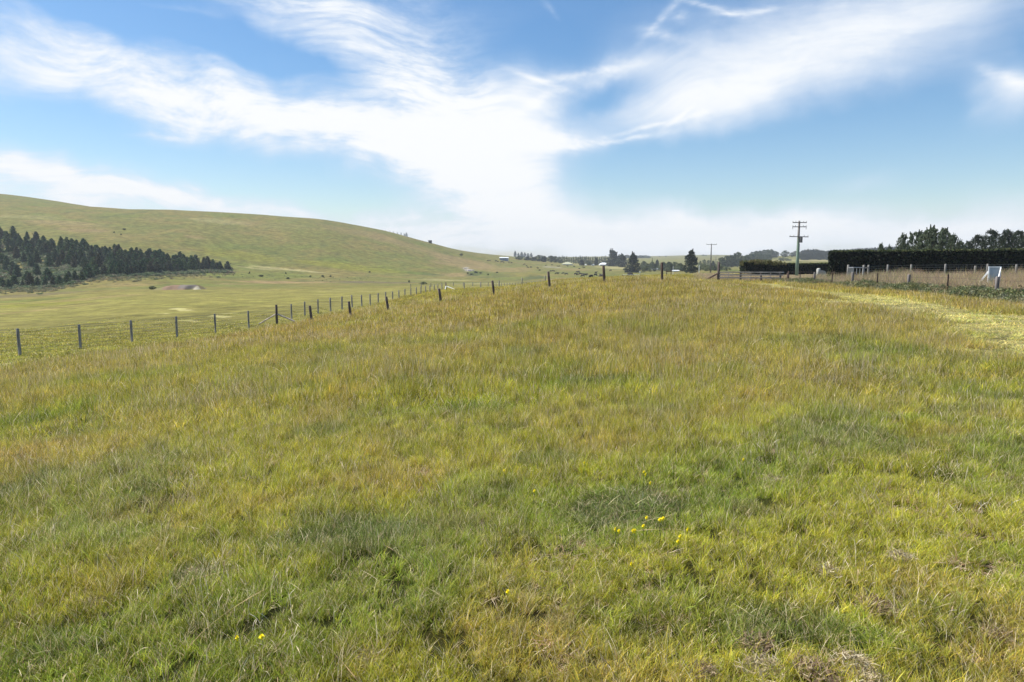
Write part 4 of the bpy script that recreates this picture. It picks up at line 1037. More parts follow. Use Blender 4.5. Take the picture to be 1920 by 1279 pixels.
def build_hedge_fence():
    f = empty('netting_fence', (30, hedge_front(30) - 2.4, gzf(30, 57))); b = f.location.copy()
    tag(f, 'pale post and wire netting fence in front of the tall hedge', 'fence')
    def loc(px, off=2.4):
        t = ray(px, 510)[0]; Y = 57.0
        for _ in range(20): Y = float(hedge_front(t * Y)) - off
        return Vector((t * Y, Y, gzf(t * Y, Y)))
    P = []
    for px, top in ((1628, 497), (1664, 496.3), (1708, 496), (1772, 495), (1828, 498.5), (1851, 495), (1905, 496), (1960, 496), (2030, 496), (2110, 496)):
        p = loc(px); h = CAMH + p.y * ray(px, top)[1] - p.z; P.append(p)
        post_mb(h, .085).build('post', M_POSTPALE, f, p - b, smooth=True)
    for hh in (.30, .48, .66, .84, 1.02, 1.20):
        MB().tube([p - b + Vector((0, 0, hh)) for p in P], .007, 3, cap=False).build('wire', M_WIRE, f)
    m = MB(); a = P[3]; z = P[-1]; L = (z - a).length; k = int(L / .3)
    for i in range(k):
        q = a.lerp(z, i / k); g = gzf(q.x, q.y); m.tube([Vector((q.x, q.y, g + .25)) - b, Vector((q.x, q.y, g + 1.2)) - b], .004, 3, cap=False)
    m.build('netting', M_WIRE, f)
    # gate pair left of it
    g = empty('metal_gate', loc(1601, 3.2)); gb = g.location.copy(); tag(g, 'pale metal tube gate standing ajar at the left end of the tall hedge', 'gate')
    ztop = lambda p, py: CAMH + p.y * ray(1600, py)[1] - p.z
    pl = loc(1590, 3.2); post_mb(ztop(pl, 496.5), .10).build('gate_post', M_POSTPALE, g, pl - gb, smooth=True)
    pr = loc(1619, 3.2); post_mb(ztop(pr, 497), .10).build('gate_post', M_POSTPALE, g, pr - gb, smooth=True)
    pm = loc(1600, 4.0); pa = loc(1618, 3.3)
    def leaf(a, c, nm, bars):
        m = MB(); A = a - gb; C_ = c - gb; up = Vector((0, 0, 1.15))
        for hh in (.2, 1.15): m.tube([A + Vector((0, 0, hh)), C_ + Vector((0, 0, hh))], .035, 6)
        for i in range(bars): q = A.lerp(C_, i / (bars - 1)); m.tube([q + Vector((0, 0, .2)), q + Vector((0, 0, 1.15))], .02 if 0 < i < bars - 1 else .035, 5)
        m.build(nm, M_STEEL, g)
    leaf(pl, pm, 'gate_leaf', 6); leaf(pm, pa, 'gate_leaf', 4)
    MB().bar(pr - gb + Vector((0, 0, ztop(pr, 503))), P[0] - gb + Vector((0, 0, ztop(pr, 503))), .06, .09).build('tie_rail', M_POSTPALE, g)
M_POSTPALE = simple_mat('pale_grey_post', (.26, .245, .225), .85, 8, .3, stretch=(1, 1, .2))
build_hedge_fence()

def build_board():
    Y = 40.0; z = lambda py: CAMH + Y * ray(1862, py)[1]; X = lambda px: ray(px, 515)[0] * Y
    g = gzf(X(1864), Y); e = empty('sign_board', (X(1864), Y, g)); b = e.location.copy()
    tag(e, 'back of a white framed board propped on diagonal stays in the dry grass', 'sign board')
    x0, x1 = X(1853) - b.x, X(1875.5) - b.x; zt, zb = z(499.5) - b.z, z(531.5) - b.z
    m = MB(); w = .075
    m.box(((x0 + x1) / 2, 0, zt - w / 2), (x1 - x0, .05, w)).box(((x0 + x1) / 2, .0, zb + w / 2), (x1 - x0, .05, w))
    m.box((x0 + w / 2, 0, (zt + zb) / 2), (w, .048, zt - zb - 2 * w)).box((x1 - w / 2, 0, (zt + zb) / 2), (w, .048, zt - zb - 2 * w)); m.build('frame', M_WHITE, e)
    MB().box(((x0 + x1) / 2, .022, (zt + zb) / 2), (x1 - x0 - .1, .012, zt - zb - .1)).build('panel', M_PANEL, e)
    MB().box(((x0 + x1) / 2, .0, zb + (zt - zb) * .43), (x1 - x0 - 2 * w, .03, .05)).build('cross_rail', M_PANEL, e)
    for x in (x0 + w / 2, x1 - w / 2): MB().box((x, 0, zb / 2 - .1), (w * .9, .045, zb + .2)).build('leg', M_WHITE, e)
    MB().bar((x1 - w / 2, -.05, zt - .08), (x0 + .02, -.75, -.02), .05, .085).build('stay', M_WHITE, e)
    MB().bar((x0 + w / 2, .05, zb + (zt - zb) * .70), (x0 - .36, .5, .10), .05, .085).build('stay', M_WHITE, e)
    e.rotation_euler[2] = math.radians(-4)
M_PANEL = simple_mat('grey_board', (.38, .45, .50), .6, 3, .12)
build_board()

def build_power_poles():
    def pole(px, Y, top, arms, r0, label, can=False, green=True):
        x = ray(px, 500)[0] * Y; g = gzf(x, Y); e = empty('power_pole', (x, Y, g)); tag(e, label, 'power pole')
        H = CAMH + Y * ray(px, top)[1] - g
        m = MB().tube([(0, 0, -.5), (0, 0, H * .35), (0, 0, H * .7), (0, 0, H)], [r0, r0 * .86, r0 * .68, r0 * .55], 10)
        m.build('pole', M_POLEG if green else M_POLEF, e, smooth=True)
        for py, wpx, tilt in arms:
            z = CAMH + Y * ray(px, py)[1] - g; w = wpx / F * Y
            arm = MB().bar((-w / 2, -.14, z + tilt), (w / 2, -.14, z - tilt), .09, .10).build('crossarm', M_POLEF, e)
            for s in (-.95, -.55, .55, .95) if can else (-.95, .95):
                MB().tube([(s * w / 2, -.14, z - tilt * s + .04), (s * w / 2, -.14, z - tilt * s + .16), (s * w / 2, -.14, z - tilt * s + .22)], [.02, .045, .02], 6).build('insulator', M_CONC, arm)
        if can:
            z = CAMH + Y * ray(px, 455)[1] - g
            MB().tube([(.26, -.18, z), (.26, -.18, z + .72)], .19, 10).build('transformer', M_POLEF, e)
            MB().tube([(.20, -.02, .2), (.16, -.05, H * .58)], .035, 6).build('pale_side_tube', M_CONC, e)  # pale tube running up the right side of the pole
            z2 = CAMH + Y * ray(px, 425)[1] - g
            for s in (-1, 1): MB().tube([(s * .86, -.16, z2 - .04), (s * .84, -.16, z2 - .34)], .03, 5).build('fuse', M_POLEF, e)
    pole(1494.5, 88, 414, [(417.5, 26, 0), (425.5, 26, .0), (444, 35, .02)], .22, 'nearest power pole, greenish, with three crossarms beside the low hedge', True)
    pole(1332.5, 150, 457, [(458.5, 19, 0)], .17, 'second slim power pole with one crossarm, right of the big rounded tree', False, False)
    pole(1341.8, 420, 480, [(482, 9, 0), (487, 11, 0)], .22, 'tiny faint power pole far off, left of the timber rails', False, False)
    # thin white posts down the road
    for px, Y, top, lab in ((1311, 150, 498, 'thin white roadside post left of the second power pole'), (1262.3, 240, 499, 'thin white mast beside the white roofed caravan')):
        x = ray(px, 500)[0] * Y; g = gzf(x, Y); h = CAMH + Y * ray(px, top)[1] - g
        o = MB().tube([(0, 0, -.3), (0, 0, h), (0, 0, h + .05)], [.08, .07, .03], 8).build('marker_post', M_WHITE, None, (x, Y, g)); tag(o, lab, 'post')
def pole_mats():
    m, nt, N, L = new_mat('green_stained_pole'); p = N.new('ShaderNodeBsdfPrincipled'); o = N.new('ShaderNodeOutputMaterial'); L.new(p.outputs[0], o.inputs[0]); p.inputs['Roughness'].default_value = .85
    t = N.new('ShaderNodeTexCoord'); s = N.new('ShaderNodeSeparateXYZ'); L.new(t.outputs['Object'], s.inputs[0])
    n = N.new('ShaderNodeTexNoise'); n.inputs['Scale'].default_value = 2.5; n.inputs['Detail'].default_value = 5; L.new(t.outputs['Object'], n.inputs['Vector'])
    a = N.new('ShaderNodeMath'); a.operation = 'MULTIPLY_ADD'; L.new(n.outputs[0], a.inputs[0]); a.inputs[1].default_value = 1.5; L.new(s.outputs[2], a.inputs[2])
    r = N.new('ShaderNodeMapRange'); L.new(a.outputs[0], r.inputs[0]); r.inputs[1].default_value = 4.8; r.inputs[2].default_value = 5.8
    mx = N.new('ShaderNodeMix'); mx.data_type = 'RGBA'; L.new(r.outputs[0], mx.inputs[0]); mx.inputs[6].default_value = (.22, .30, .22, 1); mx.inputs[7].default_value = (.20, .18, .165, 1)
    L.new(mx.outputs[2], p.inputs['Base Color']); return m
M_POLEG = pole_mats(); M_POLEF = simple_mat('grey_pole', (.20, .195, .19), .85, 6, .3)
build_power_poles()

def build_entrance_wall():
    Y = 66.0; p = at(1536, Y, 515); e = empty('entrance_wall', p); tag(e, 'pale concrete entrance wall with a round topped pillar beside the hedge end', 'wall')
    X = lambda px: ray(px, 510)[0] * Y - p.x; z = lambda py: CAMH + Y * ray(1540, py)[1] - p.z
    MB().tube([(X(1534.5), 0, -.2), (X(1534.5), 0, z(505)), (X(1534.5), 0, z(503.6)), (X(1534.5), 0, z(503))], [.19, .18, .14, .05], 12).build('pillar', M_CONC, e, smooth=True)
    V = []; F = []; pts = [(1538, 507.2), (1541, 507.4), (1545, 507.3), (1549, 508), (1551.5, 509.6), (1553.5, 512), (1554.5, 516)]
    for i, (px, py) in enumerate(pts):
        x = X(px); y = .10 * i
        V += [(x, y, -.2), (x, y, z(py)), (x, y + .18, z(py)), (x, y + .18, -.2)]
    for i in range(len(pts) - 1):
        for k in range(4): F.append((i * 4 + k, i * 4 + (k + 1) % 4, i * 4 + 4 + (k + 1) % 4, i * 4 + 4 + k))
    F += [(0, 3, 2, 1), tuple(len(V) - 4 + k for k in range(4))]
    m = MB(); m.add(V, F); m.build('wing_wall', M_CONC, e)
build_entrance_wall()

# ---------------------------------------------------------------- trees behind the hedges, woods, lone trees
def build_trees():
    rr = random.Random(17)
    G = 'leafy garden trees rising behind the tall hedge'
    for i, (px, top, w, Y, lab) in enumerate([
            (1652, 451, 12, 84, 'thin pale sapling leftmost above the tall hedge'), (1668, 456, 14, 86, 'low pale bush top just right of the thin sapling above the hedge'),
            (1692, 433, 24, 84, 'slender loose tree left of the big leafy group above the hedge'), (1722, 427, 42, 90, 'left tree of the big grey green leafy group above the hedge'),
            (1745, 419, 46, 88, 'tallest grey green tree in the middle of the leafy group above the hedge'), (1768, 423, 40, 90, 'right tree of the big grey green leafy group above the hedge'),
            (1787, 433, 22, 86, 'wispy tree at the right edge of the leafy group above the hedge'), (1800, 447, 26, 88, 'low wispy tree in the gap before the dark pines above the hedge')]):
        x = ray(px, 470)[0] * Y; g = gzf(x, Y); h = CAMH + Y * ray(px, top)[1] - g
        place_tree('loose%d' % (i % 3), Vector((x, Y, g)), w / F * Y / 5.6, h / (H0 * 1.08), 'garden_tree', lab, 'tree', G)
    for i, (px, top, w, Y, lab) in enumerate([
            (1814, 449, 20, 96, 'lowest dark pine, leftmost of the dark pines at the right edge'), (1832, 437, 26, 98, 'pointed dark pine left of the broad dark pines at the right edge'),
            (1858, 428, 40, 100, 'broad dark pine with a domed top at the right edge'), (1884, 427, 38, 96, 'ragged dark pine right of the domed one at the right edge'),
            (1908, 429, 36, 100, 'ragged dark pine second from the right edge of the picture'), (1934, 432, 40, 96, 'dark pine cut off by the right edge of the picture')]):
        x = ray(px, 470)[0] * Y; g = gzf(x, Y); h = CAMH + Y * ray(px, top)[1] - g
        place_tree('gum%d' % (i % 3), Vector((x, Y, g)), w / F * Y / 6.6, h / (H0 * 1.05), 'dark_pine_tree', lab, 'tree', 'dark pines behind the tall hedge')
    for px in (1975, 2010, 2050):
        x = ray(px, 470)[0] * 98; place_tree('gum0', Vector((x, 98, gzf(x, 98))), .5, .6, 'dark_pine_tree', 'dark pine beyond the right edge of the picture', 'tree', 'dark pines behind the tall hedge')
    # middle distance
    D = 'dark trees on the far pasture'
    for k, px, base, top, w, name, lab in [
            ('macro_nw', 1149, 499.5, 469, 26, 'macrocarpa_tree', 'tallest dark spreading tree in the pair beside the white roofed farmhouse'),
            ('macro1', 1166, 501, 476, 20, 'macrocarpa_tree', 'smaller dark tree on the right of the pair beside the farmhouse'),
            ('egg0', 1186.5, 511, 475.5, 29, 'macrocarpa_tree', 'dark cone shaped tree standing forward of the pair, right of it'),
            ('egg1', 1295, 512, 468, 28, 'macrocarpa_tree', 'big dark rounded tree standing alone left of the second power pole'),
            ('macro2', 1091, 498, 487, 12, 'dark_tree', 'small square dark tree, left of three near the farmhouse'),
            ('round1', 1104, 498, 490, 11, 'dark_tree', 'lowest small dark tree, middle of three near the farmhouse'),
            ('macro0', 1118, 498, 483, 10, 'dark_tree', 'upright small dark tree directly left of the white roofed farmhouse')]:
        far_tree(k, px, top, w, name, lab, 'tree', D, base=base)
    G2 = 'dark shelter row at the top of the cattle pasture'
    for i, (px, top, w, k, lab) in enumerate([(974, 480, 14, 'round0', 'leftmost rounded tree of the dark shelter row above the cattle'), (989, 481, 13, 'macro1', 'second tree of the dark shelter row above the cattle'),
            (1000, 482, 13, 'macro2', 'third tree of the dark shelter row above the cattle'), (1011, 478, 14, 'round1', 'tallest domed tree of the dark shelter row above the cattle'),
            (1021, 480, 13, 'macro0', 'tree just right of the tallest one in the dark shelter row'), (1033, 479, 11, 'round2', 'narrow tree after the small gap in the dark shelter row'),
            (1041, 480, 11, 'round0', 'last upright tree at the right end of the dark shelter row'), (1051, 488, 10, 'round1', 'low bushy tree beyond the right end of the dark shelter row')]):
        far_tree(k, px, top, w, 'shelter_tree', lab, 'tree', G2, Y=800 + 4 * i)
    for px, top, w in ((966, 470.5, 6), (972, 474, 5), (978, 472.5, 7), (984, 473.5, 6), (990, 475, 6), (996, 474.5, 6)):
        far_tree('macro%d' % (px % 3), px, top, w, 'hazy_tree', 'faint hazy tree on the skyline left of centre above the shelter row', 'tree', 'faint skyline trees above the shelter row', Y=1750)
    px = 1048.0; i = 0
    while px < 1142:
        far_tree('spire%d' % (i % 3), px, rr.uniform(478.5, 482), rr.uniform(6, 8.5), 'conifer_tree', 'bluish conifer in the long far belt behind the farmhouse', 'tree', 'conifers in the far belt behind the farmhouse', Y=940 + rr.uniform(-20, 60), protow=3.2)
        px += rr.uniform(3.0, 4.6); i += 1
    for px in range(1160, 1216, 5):
        far_tree('round%d' % (px % 3), px, rr.uniform(477.5, 480), 9, 'hazy_tree', 'faint blue rounded tree in the far wood above the cone shaped tree', 'tree', 'faint far wood above the cone shaped tree', Y=1700 + rr.uniform(-30, 30))
    G3 = 'mixed trees round the far houses'
    for k, px, top, w, base, lab in [('round0', 1207, 489, 11, 504, 'dark tree directly right of the cone shaped tree'), ('willow0', 1214, 493.5, 14, 508, 'pale yellowish willow right of the cone shaped tree'),
            ('willow1', 1208, 500, 9, 509.5, 'small grey green willow at the foot of the cone shaped tree'), ('round1', 1223, 491, 12, 506, 'dark tree right of the pale yellowish willow'),
            ('macro1', 1232, 487, 11, 503, 'pointed dark tree between the pale willow and the upright post'), ('round2', 1243, 491, 13, 505, 'dark tree behind the top of the upright brown post'),
            ('round0', 1254, 490.5, 14, 507, 'dark tree above the white caravan, left one'), ('round1', 1265, 491, 14, 507, 'dark tree above the white caravan, middle one'),
            ('round2', 1275, 493, 14, 508, 'dark tree touching the left side of the big rounded tree'), ('spire1', 1222.5, 482.5, 3.5, 503, 'thin poplar above the dark trees right of the willow'),
            ('spire2', 1204, 503, 5, 510, 'small pale bush under the cone shaped tree'), ('willow2', 1219, 503, 8, 509.5, 'small grey willow bush right of the pale willow')]:
        far_tree(k, px, top, w, 'distant_tree', lab, 'tree', G3, base=base, protow=3.2 if 'spire' in k else 7)
    G4 = 'olive trees and bushes between the second pole and the rails'
    for n_, (px, top, w, base) in enumerate([(1313, 489, 4, 503), (1318, 494, 8, 506), (1325, 496, 9, 508), (1331, 497, 9, 508), (1346, 495, 9, 507), (1353, 497, 8, 507), (1362, 500, 8, 508), (1320, 486, 4, 500), (1328, 487, 4, 500), (1337, 489, 6, 503)]):
        far_tree('willow%d' % (n_ % 3) if n_ != 9 else 'macro0', px, top, w * 1.9, 'olive_bush', 'olive green bush among others between the second power pole and the rails', 'bush', G4, base=base, protow=7)
    far_tree('macro2', 1339.5, 498.5, 8, 'olive_bush', 'small dark pointed bush just left of the tall strainer post', 'bush', G4, base=507.5, protow=6)
    for i, (px, top, w, base) in enumerate([(1203, 496, 10, 506), (1212, 498, 10, 508), (1228, 494, 12, 506), (1237, 497, 12, 508), (1247, 496, 12, 508), (1259, 495, 14, 508.5), (1270, 498, 12, 509), (1280, 496, 12, 509), (1227, 500, 9, 509), (1251, 501, 10, 510), (1310, 499, 10, 508)]):
        far_tree('round%d' % (i % 3) if i % 3 else 'willow0', px, top, w, 'distant_tree', 'low bushy tree in the thicket between the cone shaped tree and the big rounded tree', 'tree', G3, base=base, protow=7)
    G5 = 'bluish rounded trees left of the low hedge'
    for i, (px, top, w) in enumerate([(1353, 482, 16), (1362, 479, 17), (1371, 477.5, 18), (1383, 472, 20), (1392, 480, 14), (1400, 479, 14), (1374, 486, 20), (1388, 487, 18), (1363, 489, 16), (1404, 484, 14)]):
        far_tree('round%d' % (i % 3), px, top, w, 'round_tree', ['bluish rounded tree in the clump left of the low hedge', 'tallest bluish rounded tree in the clump left of the low hedge'][i == 3], 'tree', G5, Y=620 + 12 * i, protow=7)
    G6 = 'trees of the hilltop wood behind the nearest power pole'
    tops = [(1402, 478), (1410, 472), (1417, 470), (1424, 469.5), (1431, 468), (1438, 467.5), (1445, 467), (1450, 470)]
    for i, (px, top) in enumerate(tops): far_tree('round%d' % (i % 3), px, top, 13, 'wood_tree', 'bluish tree in the left part of the hilltop wood above the low hedge', 'tree', G6, Y=1010 + rr.uniform(-30, 30), protow=7)
    for i, (px, top, w, lab) in enumerate([(1455.5, 471.5, 8, 'small tree left of the mushroom shaped tree on the hilltop'), (1471, 469.5, 15, 'mushroom shaped tree alone in the gap of the hilltop wood'), (1484, 473, 9, 'small ragged tree left of the nearest power pole on the hilltop'), (1490, 470.5, 9, 'ragged tree directly behind the nearest power pole on the hilltop')]):
        far_tree('round%d' % (i % 3), px, top, w, 'wood_tree', lab, 'tree', G6, Y=1030, protow=7)
    for i in range(34):
        px = 1500 + i * 5.2 + rr.uniform(-1, 1)
        far_tree('macro%d' % (i % 3), px, rr.uniform(473, 476.5), 12, 'wood_tree', 'bluish tree in the lower front row of the right part of the hilltop wood', 'tree', G6, Y=915 + rr.uniform(-25, 40))
    for i in range(9):
        far_tree('round%d' % (i % 3), 1400 + i * 5.0 + rr.uniform(-1, 1), rr.uniform(475, 478), 12, 'wood_tree', 'bluish tree in the lower front row of the left part of the hilltop wood', 'tree', G6, Y=860 + rr.uniform(-30, 30), protow=7)
    px = 1503.0; i = 0
    while px < 1760:
        top = float(np.interp(px, [1500, 1510, 1530, 1545, 1570, 1600, 1650, 1700], [471, 467.5, 467.5, 470.5, 468, 466.5, 463.5, 462])) + rr.uniform(-.6, .8)
        far_tree('macro%d' % (i % 3), px, top, 11, 'wood_tree', 'bluish tree in the dense right part of the hilltop wood beyond the hedges', 'tree', G6, Y=1040 + rr.uniform(-30, 60)); px += rr.uniform(4.0, 5.6); i += 1
    for i, (px, top) in enumerate(((1462, 483), (1468, 482.5), (1475, 484), (1480, 486))):
        far_tree('willow%d' % (i % 3), px, top, 8, 'round_tree', 'soft green tree in the small clump on the pale slope above the low hedge', 'tree', 'small clump on the pale slope', Y=880, protow=7)
    for px, top, w in ((1318, 477.5, 5), (1323, 478, 5), (1337, 479, 4), (1345, 478.5, 4), (1248, 479.5, 4), (1236, 480, 3)):
        far_tree('round%d' % (px % 3), px, top, w, 'hazy_tree', 'tiny faint tree on the skyline around the big rounded tree', 'tree', 'tiny skyline trees', Y=1900, protow=7)
    # bushes on the open hill
    for i, (px, top, w, base) in enumerate([(723, 430, 3, 432.5), (731, 431.5, 2, 434), (738, 433, 3, 435.5), (745, 434, 4, 437), (752, 435, 4, 438), (758, 436, 4, 439.5), (762, 435.3, 8, 440.5)]):
        far_tree('round%d' % (i % 3), px, top, w, 'ridge_bush', ['low dark bush in the broken row on the hill skyline', 'largest dark bush at the right end of the row on the hill skyline'][i == 6], 'bush', 'bushes on the hill skyline', base=base, protow=7)
    far_tree('round1', 865, 475, 6.5, 'lone_bush', 'lone dark bush on the open slope between skyline and cattle', 'bush', base=479.5, protow=7)
    for i, (px, py, w, h, lab) in enumerate([(233, 431.5, 6, 3.5, 'small dark bush near the green streak high on the hill'), (214, 437, 3, 1.8, 'tiny dark bush below the green streak on the hill'), (227, 441, 3, 1.6, 'tiny dark bush lower on the hill above the pines'),
            (490, 519, 8, 4, 'dark bush on the rough ground right of the lone pine'), (468, 513, 3, 3, 'tiny upright bush right of the lone pine'), (536, 514, 3, 2, 'small dark bush below the straw coloured band'), (605, 519.5, 6, 2.5, 'dark bush below the right end of the straw coloured band'),
            (582, 520, 4, 2, 'small dark bush left of the bush below the straw band'), (620, 519.5, 4, 2, 'small dark bush right of the bush below the straw band'), (693, 511.5, 4, 2, 'small bush alone on the green foot of the hill'), (540, 523.5, 7, 2.5, 'low bush above the orange bare strip'),
            (767, 530, 4, 3, 'reddish dark bush at the right end of the stream bank'), (794, 533.5, 14, 4.5, 'grey rounded heap like bush beside the corner of the wire fence'), (892, 512, 8, 3.5, 'darkest bush below the pale rock scar'), (884, 515.5, 6, 3, 'grey green bush left below the pale rock scar'),
            (901, 513, 5, 2.5, 'small dark bush right of the pale rock scar'), (877, 513.5, 4, 2.5, 'small bush at the left foot of the pale rock scar'), (915, 516, 4, 1.8, 'tiny dark bush in the green hollow right of the scar'), (932, 512, 5, 1.8, 'flat dark bush on the slope right of the scar'), (286, 543, 12, 3.5, 'low dark bush at the left end of the bare clay bank')]):
        far_tree(('willow%d' if i in (12,) else 'round%d') % (i % 3), px, py - h, w, 'hill_bush', lab, 'bush', 'scattered bushes on hill and valley floor', base=py, protow=7)
build_trees()

# ---------------------------------------------------------------- earth bank, rocks, hilltop hide
def build_mound():
    p = hit(325, 543.5, y0=150); Y = p.y; w = 46 / F * Y; H = 9.5 / F * Y
    nx, ny = 60, 20; X, T = np.meshgrid(np.linspace(-1, 1, nx), np.linspace(0, 1, ny), indexing='ij')
    top = np.interp(X, [-1, -.7, -.45, -.15, .3, .68, .85, 1], [0, .35, .72, .92, 1.0, .95, .45, 0])
    prof = np.interp(T, [0, .18, .3, .6, 1], [0, .75, 1, .95, .0])
    Z = top * prof * H * (1 + .10 * (vnoise(X * 9, T * 9, 1, 2) - .5)); y = T * 9 - .9 * (vnoise(X * 4, T * 0, 1, 3) - .5) * 3
    Xw = p.x + X * w; Yw = Y + y; V = np.stack([Xw, Yw, gz(Xw, Yw) + Z - .05], -1).reshape(-1, 3) - np.array(tuple(p))
    i, j = np.meshgrid(np.arange(nx - 1), np.arange(ny - 1), indexing='ij'); b = i * ny + j
    Q = np.stack([b, b + ny, b + ny + 1, b + 1], -1).reshape(-1, 4)
    xf, tf = X.ravel(), T.ravel()
    c = np.tile(np.array((.22, .15, .10)), (len(xf), 1)); c = lerp(c, sstep(.45, .6, vnoise(xf * 6, tf * 5, 1, 5)), np.array((.20, .18, .08)))
    pale = sstep(.12, .2, xf - (tf * .0)) * sstep(.02, .1, tf) * (1 - sstep(.30, .36, tf)) * (xf < .8)
    c = lerp(c, pale * .9, np.array((.17, .15, .13))); c = lerp(c, sstep(.72, .8, xf) * (tf < .4) * .9, np.array((.36, .33, .24)))
    c = lerp(c, sstep(.32, .45, tf), np.array((.16, .13, .07)))
    tag(obj('clay_bank', mesh_np('clay_bank', V, Q, M_EARTH, {'mul': np.hstack([c, np.ones((len(c), 1))])}, smooth=True), loc=p), 'eroded brown clay bank with a pale bare face at the valley edge', 'bank')
    r = np.random.default_rng(5)
    def rock(px, py, wpx, hpx, label, pale=True):
        q = hit(px, py, y0=150); s = wpx / F * q.y / 2; hh = hpx / F * q.y
        n, m_ = 12, 8; V = []
        for a in range(m_ + 1):
            for k in range(n):
                th = math.pi * a / m_; ph = 2 * math.pi * k / n; f = 1 + .28 * (float(vnoise(math.cos(ph) * math.sin(th) * 2 + px, math.sin(ph) * 2 + math.cos(th) * 2, 1, 2)) - .5) * 2
                V.append((s * math.sin(th) * math.cos(ph) * f, s * .7 * math.sin(th) * math.sin(ph) * f, hh * math.cos(th) * f))
        F_ = [(a * n + k, a * n + (k + 1) % n, (a + 1) * n + (k + 1) % n, (a + 1) * n + k) for a in range(m_) for k in range(n)]
        o = MB().add(V, F_).build('rock', M_ROCK, None, q); tag(o, label, 'rock', 'pale rocks in the scar above the fence corner')
    M_ROCK = simple_mat('pale_rock', (.50, .43, .38), .9, 1.5, .4)
    rock(880, 508.5, 9, 2.8, 'largest pale rock in the scar on the slope'); rock(872, 504, 6, 1.6, 'upper left pale rock in the scar on the slope'); rock(887, 507.5, 5, 1.6, 'small pale rock at the right of the scar'); rock(875, 507.5, 4, 1.6, 'small pale rock between the two larger ones of the scar')
    # dark sheet hide on the skyline
    q = hit(805.5, 455.8, y0=300); q = q + Vector((0, 4, 0)); q.z = gzf(q.x, q.y); s = q.y / F
    e = empty('hilltop_shelter', q); tag(e, 'small dark open shelter with a level roof on the hill skyline', 'shelter')
    zt = CAMH + q.y * ray(805, 451)[1] - q.z
    MB().box((0, .8, zt / 2 - .6), (6.4 * s, .25, zt + 1.2)).box((3.1 * s, 0, zt / 2 - .6), (.25, 1.8, zt + 1.2)).build('wall', M_DARKSHEET, e)
    MB().box((-.3 * s, .1, zt + .08), (7.4 * s, 2.4, .16)).build('roof', M_DARKSHEET, e)
M_DARKSHEET = simple_mat('dark_sheet', (.07, .075, .09), .7, 3, .2)
build_mound()

# ---------------------------------------------------------------- far buildings
M_ROOFW = simple_mat('white_roof', (.75, .77, .80), .5, 2, .05); M_ROOFG = simple_mat('grey_roof', (.30, .32, .35), .6, 2, .1); M_WALLC = simple_mat('cream_wall', (.62, .60, .54), .8, 2, .1)
M_WALLG = simple_mat('grey_wall', (.27, .31, .38), .7, 2, .1); M_GLASS = simple_mat('window_glass', (.05, .06, .08), .15, 2, .1, spec=.8); M_ROOFK = simple_mat('khaki_roof', (.40, .40, .26), .7, 2, .1)
def house(px, base, wpx, eave, ridge, depth, roofm, wallm, name, label, cat, hip=.25, Y=None, rz=0.0, group=None, openfront=False, windows=2):
    p = hit(px, base, y0=150) if Y is None else Vector((ray(px, 500)[0] * Y, Y, gzf(ray(px, 500)[0] * Y, Y)))
    k = p.y / F; w = wpx * k; he = eave * k; hr = ridge * k; d = depth
    e = empty(name, p, rz); tag(e, label, cat, group)
    V = [(-w / 2, -d / 2, -.5), (w / 2, -d / 2, -.5), (w / 2, d / 2, -.5), (-w / 2, d / 2, -.5), (-w / 2, -d / 2, he), (w / 2, -d / 2, he), (w / 2, d / 2, he), (-w / 2, d / 2, he)]
    MB().add(V, ([(0, 1, 5, 4)] if not openfront else []) + [(1, 2, 6, 5), (2, 3, 7, 6), (3, 0, 4, 7)]).build('wall', wallm, e)
    o = .4; W = w / 2 + o; D = d / 2 + o; hx = w * hip
    V = [(-W, -D, he), (W, -D, he), (W, D, he), (-W, D, he), (-W + hx, 0, hr), (W - hx, 0, hr)]
    MB().add(V, [(0, 1, 5, 4), (2, 3, 4, 5), (1, 2, 5), (3, 0, 4), (3, 2, 1, 0)]).build('roof', roofm, e)
    for i in range(windows):
        x = -w * .3 + w * .6 * i / max(1, windows - 1)
        MB().box((x, -d / 2 - .03, he * .55), (w * .13, .06, he * .45)).build('window', M_GLASS, e)
    if windows: MB().box((w * .02, -d / 2 - .03, he * .4 - .1), (w * .06, .06, he * .75)).build('door', M_ROOFG, e)
    return e
